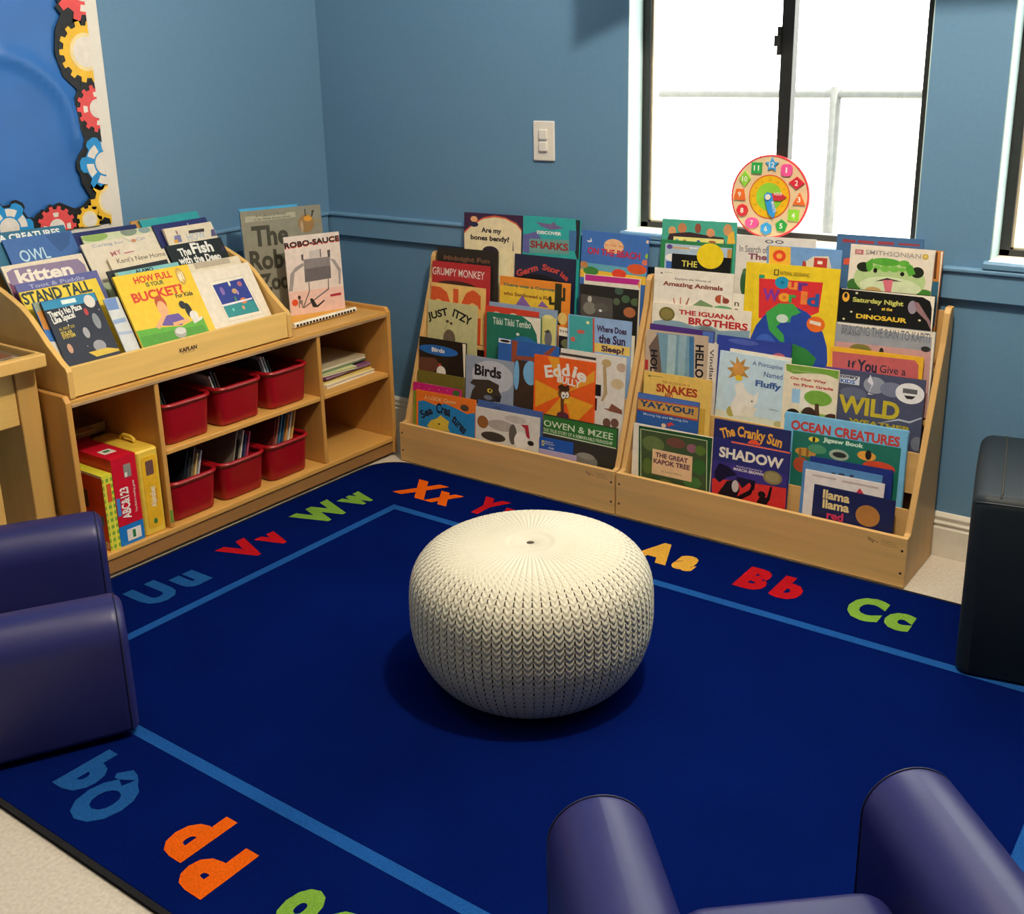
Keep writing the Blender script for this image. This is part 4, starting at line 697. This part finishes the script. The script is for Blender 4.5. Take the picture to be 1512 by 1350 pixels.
# comb-bound book lying flat
t = thing('comb_bound_book', 'yellow comb-bound book lying flat under the standing robot book', 'book', (.418, -.468, .5565), 0, 'books lying on the low shelf')
MB().box(-.116, -.004, -.150, .150, 0, .007).build('page_block', M['pages'], t)
MB().box(-.118, -.002, -.152, .152, .0072, .0090).build('cover', paint('e8a82c', 1.15), t)
b = MB(); L = [[(.004+.0105*math.cos(2*PI*k/12), y, .0098+.0096*math.sin(2*PI*k/12)) for k in range(12)] for y in (-.150, .150)]
b.loops(L); 
for k in range(19): b.box(.0140, .0150, -.144+.0152*k, -.1345+.0152*k, .0060, .0140, 1)
b.build('comb_binding', [paint('e6e0d2', 1.2), paint('15130f', 1)], t)
# books standing loose in the bins
rb = random.Random(3)
spec = {0: [('c8a84a', .160), ('2a4a3a', .168), ('23252a', .150)],
        1: [('c8c4c0', .158), ('3a3a40', .172), ('4a3a34', .165)],
        2: [('5a5a60', .160), ('d0d0d4', .172), ('8a929c', .168), ('2b3a36', .155)],
        3: [('b8bcc4', .175), ('d8b878', .170), ('6a6458', .192), ('3a4048', .160), ('1d2730', .188)],
        4: [('b04a68', .180), ('2f3f6a', .172), ('d8d0bc', .190), ('2a2622', .160), ('8a8478', .198)],
        5: [('e0b060', .212), ('d8d4c4', .196), ('d88a3c', .190), ('2f5a7a', .202), ('4a7a98', .198), ('b06a5a', .192), ('7a2f2a', .186)]}
CN = {'c8a84a': 'ochre', '2a4a3a': 'dark green', '23252a': 'black', '2b2a30': 'charcoal', '3a3a40': 'dark grey', 'c8c4c0': 'pale grey', '4a3a34': 'brown', '5a5a60': 'mid grey', 'd0d0d4': 'white', '8a929c': 'blue grey', '2b3a36': 'dark teal', '1d2730': 'blue black', '3a4048': 'slate', '6a6458': 'drab', 'd8b878': 'tan', 'b8bcc4': 'silver grey', '8a8478': 'khaki grey', '2a2622': 'near black', 'd8d0bc': 'cream', '2f3f6a': 'navy', 'b04a68': 'pink', '7a2f2a': 'dark red', 'b06a5a': 'salmon', '4a7a98': 'light blue', '2f5a7a': 'steel blue', 'd88a3c': 'orange', 'd8d4c4': 'off-white', 'e0b060': 'honey yellow'}
for bi, L in spec.items():
    y, z, nm = BINS[bi]; sg = -1 if bi < 3 else 1
    for i, (c, hh) in enumerate(L):
        a = math.radians(17 if bi < 3 else 15.5); tn = math.tan(a)
        # each book stands on the bin floor and leans sideways towards its neighbour
        yb = y+sg*(.030-.0125*i)
        rot = (Matrix.Rotation(-sg*a, 4, 'X') @ Matrix.Rotation(PI, 4, 'Z')).to_euler()
        slab('thin_book', 'thin %s book leaning in the %s red bin' % (CN[c], nm), (.345-.002*i, yb, z+.0115), rot, .20, hh, .0055, c, 'thin books leaning in the red bins', 1.2)
# small pile of books in the right cubby
PILE = [('d8d0be', .012, .235, .255, .463, 2, 'white book at the bottom of the pile in the right cubby'), ('e0cc58', .009, .225, .245, .452, -1, 'yellow-edged book second from the bottom of the cubby pile'), ('7a3a30', .007, .215, .235, .446, 1, 'dark red book in the middle of the cubby pile'),
        ('7a4a78', .008, .215, .245, .452, 3, 'purple book in the middle of the cubby pile'), ('c8cc98', .008, .21, .17, .452, -6, 'pale green smaller book upon the purple one in the cubby pile'), ('3f7a4c', .006, .215, .240, .430, 2, 'green book second from the top of the cubby pile'), ('b8ac90', .013, .215, .240, .428, 0, 'thick beige book on top of the cubby pile')]
z = .3245
for c, th, dx, dy, xf, rz, lb in PILE:
    # lying flat: cover up, spine to the room
    Mx = Matrix.Translation((xf-dx/2, -.402+(-.035 if 'smaller' in lb else 0), z+th)) @ Matrix.Rotation(math.radians(rz+90), 4, 'Z') @ Matrix.Rotation(-PI/2, 4, 'X')
    t = slab('stacked_book', lb, Mx.to_translation(), Mx.to_euler(), dy, dx, th, c, 'books piled flat in the right cubby', 1.25)
    for o in t.children: o.location = (0, 0, -dx/2)
    z += th+.0004

# ------------------------------------------------------------------ boxed games in the left cubby
def vtext(b, s, bold, x, ya, yb, z0, z1, mi):
    pts, f = text_pts(s, bold, (0, 0), (z1-z0, 0), yb-ya)
    b.add([(x, ya+(yb-ya)-q, z0+p) for p, q in pts], f, mi)
t = thing('puzzle_box', 'orange puzzle box with yellow and green plaid spine in left cubby', 'game box', (.40, -1.437, .0765), 0, 'boxed games in the left cubby')
b = MB(); b.box(-.10, .10, -.017, .0165, 0, .232)
for k in range(11):
    b.box(.1002, .1006, -.0165, .0160, .006+.0205*k, .0165+.0205*k, 2)
for yy in (-.0125, .003): b.box(.1007, .1010, yy, yy+.006, .003, .229, 3)
b.box(.1011, .1015, -.006, .008, .150, .205, 1)
b.build('box', [paint('d8d83c', 1.1), paint('d8582c', 1.1), paint('7aa83a', 1.1), paint('e6dc50', 1.1)], t)
b = MB(); b.box(-.10, .0985, -.0174, -.0171, .002, .224); b.box(-.10, .10, -.0176, -.0171, .2242, .232, 3)
for x0, x1, z0, z1, m in ((-.04, .02, .12, .175, 1), (.0, .06, .035, .085, 1), (.04, .085, .075, .105, 2), (.055, .095, .006, .026, 3)): b.box(x0, x1, -.0182, -.0175, z0, z1, m)
for k in range(7): b.box(.060+.004*k, .0618+.004*k, -.0186, -.0183, .010, .022, 1)
b.build('printed_side', [paint('cc4a24', 1.1), paint('5a4a2a', 1.1), paint('4a7a8a', 1.1), paint('d8d0b0', 1.1)], t)
t = thing('alphabet_game_box', 'red and blue alphabet game box standing between two other boxes', 'game box', (.385, -1.379, .0765), 0, 'boxed games in the left cubby')
b = MB(); b.box(-.115, .115, -.040, .041, .062, .270).box(-.115, .115, -.040, .041, .0, .0605, 1)
b.box(.1152, .1156, -.016, .031, .010, .046, 2).box(.1157, .116, .002, .012, .016, .040, 3)
b.box(.1152, .1156, -.002, .022, .205, .245, 4).box(.1157, .116, .0, .008, .207, .22, 2)
b.box(.1152, .1156, -.038, -.026, .095, .15, 5)
vtext(b, 'ABC&123', 1.6, .1157, -.022, .004, .080, .178, 2)
vtext(b, 'You find it reading game', .3, .1157, .020, .027, .09, .19, 2)
b.box(.02, .06, -.02, .02, .2702, .2706, 2).box(.03, .045, -.01, .01, .2707, .271, 3)
b.build('box', [paint('c8142c', 1.1), paint('1f78c8', 1.1), paint('e8e4dc', 1.1), paint('2f7a4a', 1.1), paint('8a8a84', 1.1), paint('3f78c0', 1.1)], t)
t = thing('learning_case', 'yellow plastic learning case with carry handle, rightmost of the boxes', 'game box', (.385, -1.2965, .0765), 0, 'boxed games in the left cubby')
b = MB(); L = [[(p[0], p[1], z) for p in rrect(.232-i, .076-i, .012, 4)] for z, i in ((0, .006), (.004, 0), (.262, 0), (.268, .008))]
b.loops(L); b.build('case', paint('ecc84a', 1.1), t, smooth=False)
b = MB(); P = rrect(.050, .225, .010, 4); b.prism([(p[0], p[1]+.134) for p in P], 'x', .1162, .1175)
b.prism([(p[0], p[1]+.21) for p in rrect(.026, .045, .003, 2)], 'x', .1176, .1182, 1)
vtext(b, 'Alphabet', .8, .1178, -.008, .010, .085, .150, 2); vtext(b, 'Teaching', .3, .1178, .010, .015, .09, .14, 3)
b.prism([(p[0], p[1]+.040) for p in rrect(.012, .016, .004, 2)], 'x', .1176, .1182, 4)
b.build('spine_panel', [paint('e8b428', 1.1), paint('6a4a48', 1.1), paint('f0e8d8', 1.1), paint('b8602c', 1.1), paint('3f7a3a', 1.1)], t)
MB().tube([(-.03, .015, .262), (-.03, .015, .278), (-.015, .015, .284), (.02, .015, .284), (.035, .015, .278), (.035, .015, .262)], .006, 8).build('handle', paint('ecc84a', 1.1), t, smooth=True)
t = thing('game_box', 'dark red box pushed to the back behind the boxed games', 'game box', (.195, -1.40, .0765)); MB().box(-.06, .06, -.10, .08, 0, .27).build('box', paint('8a1420', 1.1), t, bevel=.002)
MB().box(-.0605, .0605, -.1005, .0805, .245, .2715).build('lid', paint('981a26', 1.1), t, bevel=.002)
t = thing('cardboard_tray', 'brown cardboard tray lying on the dark red box at the back', 'tray', (.19, -1.38, .349))
b = MB(); b.box(-.065, .065, -.12, .115, 0, .003).box(-.065, -.062, -.12, .115, .003, .03).box(.062, .065, -.12, .115, .003, .03).box(-.062, .062, -.12, -.117, .003, .03).box(-.062, .062, .112, .115, .003, .03)
b.build('tray', wood('cardboard', (.40, .26, .10, 1), (3, 3, 3), .1), t)
MB().box(.066, .10, -.03, .06, .024, .027).build('flap', wood('cardboard_flap', (.46, .30, .12, 1), (3, 3, 3), .1), t)

# ------------------------------------------------------------------ wooden table at the far left
t = thing('wooden_table', 'light wooden table with raised rim at far left beside the shelf', 'table', (.24, -1.87, 0))
tx, ty = .24, -1.87; y1 = -1.547; y0 = -1.85; x1 = .468; x0 = .03
b = MB()
b.box(x1-.03-tx, x1-tx, y0-ty, y1-ty, .653, .690).box(x0-tx, x0+.03-tx, y0-ty, y1-ty, .653, .690).box(x0+.03-tx, x1-.03-tx, y1-.012-ty, y1-ty, .653, .690).box(x0+.03-tx, x1-.03-tx, y0-ty, y0+.03-ty, .653, .690)
b.build('rim', M['mapleV'], t, bevel=.004)
b = MB(); b.box(x0+.03-tx, x1-.03-tx, y0+.03-ty, y1-.012-ty, .660, .672)
for i in range(14):
    q = random.Random(i); cx = x0+.06+q.random()*.33; cy = y0+.05+q.random()*.22; r = .02+.05*q.random()
    b.box(cx-tx, min(cx+r, x1-.035)-tx, cy-ty, min(cy+r, y1-.02)-ty, .6722, .6725, 1+i % 3)
b.build('table_top', [paint('7a6a58', 1.1, .2), paint('a89a88', 1.1, .2), paint('5a5a50', 1.1, .2), paint('8a5a44', 1.1, .2)], t)
for lx, ly in ((.405, -1.5785), (.06, -1.5785), (.405, -1.815), (.06, -1.815)):
    MB().box(lx-.035-tx, lx-tx if lx > .1 else lx-tx, ly-.030-ty, ly+.030-ty, 0, .653).build('leg', M['mapleV'], t, bevel=.004)
MB().box(.372-tx, .398-tx, -1.784-ty, -1.61-ty, .49, .6525).build('apron', M['maple'], t, bevel=.003)
MB().box(.374-tx, .396-tx, -1.745-ty, -1.69-ty, .0, .489).build('stile', M['mapleV'], t, bevel=.003)
MB().box(.05-tx, .37-tx, -1.60-ty, -1.585-ty, .05, .6525).build('end_panel', M['mapleV'], t, bevel=.003)
t = thing('picture_book', 'orange book standing inside the wooden table frame at far left', 'book', (.33, -1.80, 0), 0); t.rotation_euler = (0, 0, math.radians(90))
book_mesh(.06, .40, .01, t, 'c8502c', [], 1.1)

# ------------------------------------------------------------------ knitted-look pouf
t = thing('knit_pouf', 'round ivory pouf with moulded knit pattern in the middle of rug', 'pouf', (1.826, -1.216, .0122))
NC, SUB, NR = 80, 10, 330
R0, H0, ZM, NT, RB = .281, .345, .18, 3.7, .155
def pr(s_):
    # arc parameter 0 bottom .. 1 top centre
    if s_ < .46:
        q = 1-s_/.46; return RB+(R0-RB)*math.sqrt(max(0, 1-q*q)), ZM*(1-q)
    q = (s_-.46)/.54; a = q*q*PI/2; e_ = 2/NT
    return R0*max(0, math.cos(a))**e_, ZM+(H0-ZM)*math.sin(a)**e_
raw = [pr(i/9000) for i in range(9001)]; acc = [0]
for i in range(1, 9001): acc.append(acc[-1]+math.hypot(raw[i][0]-raw[i-1][0], raw[i][1]-raw[i-1][1]))
TOT = acc[-1]; P = []; j = 0
for k in range(NR+1):
    d = TOT*k/NR
    while j < 8999 and acc[j+1] < d: j += 1
    P.append(raw[j])
RHUB = .064
UU = (-1, -.86, -.68, -.45, -.2, 0, .2, .45, .68, .86)
V = []; n = NC*SUB; cnt = 0
for k, (r, z) in enumerate(P):
    if r < RHUB and z > .3: break
    s_ = TOT*k/NR; a = P[max(0, k-1)]; c = P[min(NR, k+1)]; tx_, tz_ = c[0]-a[0], c[1]-a[1]; L_ = math.hypot(tx_, tz_) or 1; nx_, nz_ = tz_/L_, -tx_/L_
    top = z > .30
    amp = 1.0
    if top: q = max(0, min(1, (r-.115)/.12)); amp = q*q*(3-2*q)
    rib = 0 if not top else max(0, min(1, (r-RHUB)/.04))*(1-amp)
    lowf = max(0, min(1, (s_-.010)/.012))
    for i in range(n):
        au = abs(UU[i % SUB])                        # 0 mid-column, 1 at the gap between columns
        ph = (s_/.0146-.85*au) % 1.0
        rope = math.sqrt(max(0, 1-(2*ph-1)**2))     # round strand profile
        dsp = .0051*amp*lowf*rope
        if au > .99: dsp = -amp*lowf*.009 if (s_/.0146-.85) % 1.0 < .62 else dsp-.0012*amp
        dsp += rib*.0014*(1-au**2)+(1-lowf)*.0012*(1-au**2)
        th = 2*PI*((i//SUB)+(UU[i % SUB]+1)/2)/NC
        rr = r+nx_*dsp; V.append((rr*math.cos(th), rr*math.sin(th), z+nz_*dsp))
    cnt += 1
F = [(k*n+i, k*n+(i+1) % n, (k+1)*n+(i+1) % n, (k+1)*n+i) for k in range(cnt-1) for i in range(n)]
G = []
for k in range(cnt-1):
    q = (TOT*(k+.5)/NR/.0146-.85) % 1.0; r_k = P[k][0]
    open_ = q < .62 and .03 < TOT*k/NR and not (P[k][1] > .30 and r_k < .22)
    G += [1 if open_ and i % SUB in (0, SUB-1) else 0 for i in range(n)]  # faces beside the column gaps painted dark as groove shade
b = MB(); b.add(V, F); b.m = G; b.add([V[i] for i in range(n)], [tuple(range(n-1, -1, -1))])
b.build('knit_shell', [M['pouf'], M['hole_shade']], t, smooth=True)
b = MB(); zt = P[cnt-1][1]; L = []
for r, z in ((RHUB+.002, zt-.0002), (.061, zt+.0002), (.055, zt-.0006), (.050, zt-.0024), (.044, zt-.0030), (.0100, zt-.0030), (.0092, zt-.0036), (.0092, zt-.009)):
    L.append([(r*math.cos(2*PI*k/48), r*math.sin(2*PI*k/48), z) for k in range(48)])
b.loops(L, cap0=False, cap1=False).build('hub_disc', M['pouf'], t, smooth=True)
MB().loops([[(.0091*math.cos(2*PI*k/20), .0091*math.sin(2*PI*k/20), z) for k in range(20)] for z in (zt-.012, zt-.0050)]).build('vent_shade', M['hole_shade'], t)  # dark plug painted as the shade inside the vent
MB().loops([[(r*math.cos(2*PI*k/60), r*math.sin(2*PI*k/60), z) for k in range(60)] for r, z in ((.160, 0), (.170, .002), (.176, .006), (.174, .011), (.168, .012))]).build('base_ring', M['pouf'], t, smooth=True)

# ------------------------------------------------------------------ vinyl children's armchairs
def vblock(name, parent, x0, x1, y0, y1, z0, z1, rt, mat, rr=.03, seam=None):
    """block along y, its top rounded across x with radius rt; ends softened"""
    b = MB(); L = []
    cx = (x0+x1)/2
    def sect(ins, y):
        w_ = (x1-x0)/2-ins; P = []; rb_ = max(.004, .015-ins*.3); top = z1-ins; bot = z0+ins*.25; r = min(rt, w_)
        for k in range(5): a = -PI/2+k*PI/8; P.append((cx+w_-rb_+rb_*math.cos(a), bot+rb_+rb_*math.sin(a)))
        for k in range(11): a = k*PI/20; P.append((cx+w_-r+r*math.cos(a), top-r+r*math.sin(a)))
        for k in range(11): a = PI/2+k*PI/20; P.append((cx-w_+r+r*math.cos(a), top-r+r*math.sin(a)))
        for k in range(5): a = PI+k*PI/8; P.append((cx-w_+rb_+rb_*math.cos(a), bot+rb_+rb_*math.sin(a)))
        return [(p[0], y, p[1]) for p in P]
    N = 6
    for k in range(N+1): a = k/N*PI/2; L.append(sect(rr*(1-math.sin(a)), y0+rr*(1-math.cos(a))))
    m = 8
    for k in range(1, m): yy = y0+rr+(y1-y0-2*rr)*k/m; L.append(sect(-.002*math.sin(PI*k/m), yy))
    for k in range(N+1): a = PI/2-k/N*PI/2; L.append(sect(rr*(1-math.sin(a)), y1-rr*(1-math.cos(a))))
    o = b.loops(L).build(name, mat, parent, smooth=True)
    for sg in (seam or ()):
        yy = y1-rr*.55 if sg > 0 else y0+rr*.55
        pth = [(p[0], yy, p[2]) for p in sect(rr*.10-.0012, yy)]
        MB().tube(pth+[pth[0]], .0016, 6).build('seam', M['seam'], o, smooth=True)
    return o
def chair(loc, rz, label, d=.56, W_=.68, aw=.165, ah=.308, sh=.19, seat_rec=.125):
    t = thing('toddler_armchair', label, 'chair', loc, rz, 'purple vinyl toddler armchairs on the rug')
    # local +y is the way the sitter faces, origin under the middle of the arm fronts
    hw = W_/2
    for s_ in (-1, 1):
        a, b_ = (-hw, -hw+aw) if s_ < 0 else (hw-aw, hw)
        vblock('arm', t, a, b_, -d, 0, .012, ah, aw*.5, M['purple'], .028, (1,))
    vblock('seat', t, -hw+aw+.002, hw-aw-.002, -d+.1, -seat_rec, .012, sh, .05, M['purple'], .03)
    b = MB()
    bk = vblock('backrest', t, -.0, .13, -hw+.01, hw-.01, .012, .35, .06, M['purple'], .03)
    bk.rotation_euler = (0, 0, PI/2); bk.location = (0, -d-.06, 0)
    return t
ang = math.atan2(.87, .49)-PI/2
# left chair: right arm front outer corner at (1.19,-1.90)
def chair_at(corner, side, facing, label, **k):
    f = Vector((facing[0], facing[1])).normalized(); r_ = Vector((f.y, -f.x)); W_ = k.get('W_', .68)
    o = Vector(corner)-r_*(W_/2*side)
    return chair((o.x, o.y, .0105), math.atan2(f.y, f.x)-PI/2, label, **k)
chair_at((1.260, -1.910), 1, (.49, .87), 'purple vinyl toddler armchair at the left edge, seen from its side', sh=.13)
chair_at((2.335, -1.90), -1, (-.67, .74), 'purple vinyl toddler armchair in the front right corner, seen from behind')

# ------------------------------------------------------------------ dark vinyl ottoman on the right
t = thing('cube_ottoman', 'dark navy vinyl cube seat at the right edge of the rug', 'ottoman', (2.651, -.656, .0120), math.radians(11.5))
b = MB()
bo = vblock('body', t, .0, .52, .0, .47, .0, .452, .03, M['navy_vinyl'], .028)
b = MB()
b.tube([(.058, .012, .446), (.06, .03, .4535), (.062, .44, .4535), (.063, .458, .446)], .0028, 6); b.build('seam', M['dark'], t, smooth=True)
MB().tube([(.008, .010, .432), (.03, .004, .436), (.5, .004, .436)], .0025, 6).build('seam', varied('navy_piping', (.016, .024, .032, 1), .5, 80, .1), t, smooth=True)

# ------------------------------------------------------------------ wooden toy clock on the sill
t = thing('toy_clock', 'round wooden toy clock with coloured number shapes on the window sill', 'clock', (1.829, .062, .8805)); t.rotation_euler = (math.radians(-3), 0, 0)
RC = .125
def cyl(b, cx, cz, r, y0, y1, mi=0, n=48): b.prism([(cx+r*math.cos(2*PI*k/n), cz+r*math.sin(2*PI*k/n)) for k in range(n)], 'y', y0, y1, mi)
b = MB(); cyl(b, 0, RC, RC-.0025, -.010, 0); b.build('dial', wood('clock_wood', (.78, .58, .36, 1), (3, 3, 3), .05), t)
b = MB(); n = 64
b.loops([[(r*math.cos(2*PI*k/n), y, RC+r*math.sin(2*PI*k/n)) for k in range(n)] for r, y in ((RC-.005, 0), (RC, -.001), (RC, -.010), (RC-.0045, -.0112), (RC-.0052, -.0095))], cap0=False, cap1=False).build('red_rim', paint('d0303a', 1.2), t)
b = MB(); cyl(b, 0, RC, .066, -.0112, -.0098, 0); cyl(b, 0, RC, .063, -.0117, -.0113, 1); cyl(b, 0, RC, .042, -.0122, -.0118, 2)
for k in range(60):
    a = 2*PI*k/60; b.prism([(math.sin(a+o)*r, RC+math.cos(a+o)*r) for r, o in ((.058, -.006), (.062, -.006), (.062, .006), (.058, .006))], 'y', -.0119, -.0118, 3)
for k in range(12):
    a = 2*PI*k/12; pts, f = text_box(str(k*5 if k else 60), .3, math.sin(a)*.051-.004, RC+math.cos(a)*.051-.003, math.sin(a)*.051+.004, RC+math.cos(a)*.051+.003); b.add([(p[0], -.0120, p[1]) for p in pts], f, 3)
b.build('minute_ring', [paint('c8442c', 1.2), paint('f2bc1c', 1.2), paint('86c03a', 1.2), paint('a8842c', 1.2)], t)
def shp(kind, r):
    if kind == 'star': return [((r*1.12 if k % 2 == 0 else r*.55)*math.sin(PI*k/5), (r*1.12 if k % 2 == 0 else r*.55)*math.cos(PI*k/5)) for k in range(10)]
    if kind == 'square': return [(-r*.85, -r*.85), (r*.85, -r*.85), (r*.85, r*.85), (-r*.85, r*.85)]
    if kind == 'diamond': return [(0, -r*1.25), (r*.95, 0), (0, r*1.25), (-r*.95, 0)]
    if kind == 'wide': return [(-r*1.25, 0), (0, -r*.95), (r*1.25, 0), (0, r*.95)]
    if kind == 'tri': return [(-r, -r*.8), (r, -r*.8), (0, r*1.05)]
    if kind == 'trap': return [(-r, -r*.85), (r, -r*.85), (r*.6, r*.85), (-r*.6, r*.85)]
    if kind == 'oval': return [(r*1.15*math.cos(2*PI*k/24), r*.85*math.sin(2*PI*k/24)) for k in range(24)]
    if kind == 'flower': return [((r*(.88+.16*abs(math.cos(2*(2*PI*k/40)+PI/4*0+PI/2))))*math.cos(2*PI*k/40), (r*(.88+.16*abs(math.cos(2*(2*PI*k/40)+PI/2))))*math.sin(2*PI*k/40)) for k in range(40)]
    n = int(kind); return [(r*math.sin(2*PI*k/n), r*math.cos(2*PI*k/n)) for k in range(n)]
KS = [('12', 'star', '3f9ad8'), ('1', 'flower', 'e8569a'), ('2', 'wide', 'c8283c'), ('3', 'tri', 'ee7030'), ('4', 'square', '86c43a'), ('5', '5', '2f9a44'), ('6', '6', '3f9ad8'), ('7', 'oval', 'e8569a'), ('8', '8', 'd0303a'), ('9', 'trap', 'ee7030'), ('10', 'diamond', '86c43a'), ('11', 'square', '2f9a4c')]
for k, (s_, kd, c) in enumerate(KS):
    a = 2*PI*k/12+.03; cx, cz = math.sin(a)*.096, RC+math.cos(a)*.096
    b = MB(); b.prism([(cx+p[0], cz+p[1]) for p in shp(kd, .0195)], 'y', -.0150, -.0098, 0)
    hw = .0085 if len(s_) > 1 else (.0026 if s_ == '1' else .005)
    pts, f = text_box(s_, 1, cx-hw, cz-.008, cx+hw, cz+.008); b.add([(p[0], -.0153, p[1]) for p in pts], f, 1)
    b.build('number_block', [paint(c, 1.2), paint('f4f0e8', 1.2)], t)['label'] = 'number %s block' % s_
def hand(name, ang_, L_, wd, col, y, s_):
    b = MB(); ca, sa = math.cos(ang_), math.sin(ang_)
    P = [(-wd, -wd*.6), (-wd, L_*.72), (0, L_), (wd, L_*.72), (wd, -wd*.6), (0, -wd*1.2)]
    rt = lambda p: (p[0]*ca+p[1]*sa, RC-p[0]*sa+p[1]*ca)
    b.prism([rt(p) for p in P], 'y', y-.003, y, 0)
    A = rt((wd*.5 if s_ == 'HOUR' else -wd*.4, L_*(.25 if s_ != 'HOUR' else .75))); B = rt((wd*.5 if s_ == 'HOUR' else -wd*.4, L_*(.75 if s_ != 'HOUR' else .25)))
    if s_ == 'HOUR': A, B = rt((-wd*.45, L_*.30)), rt((-wd*.45, L_*.78))
    pts, f = text_pts(s_, .5, A, B, wd*.8); b.add([(p[0], y-.0032, p[1]) for p in pts], f, 1)
    b.build(name, [paint(col, 1.2), paint('e0dcd8', 1.2)], t)
hand('hour_hand', math.radians(88), .056, .011, 'b8303c', -.013, 'HOUR')
hand('minute_hand', math.radians(162), .066, .0125, '2f8ad0', -.0165, 'MINUTE')
b = MB(); cyl(b, 0, RC, .0085, -.024, -.0195, 0, 24); b.build('knob', M['white'], t, bevel=.001)
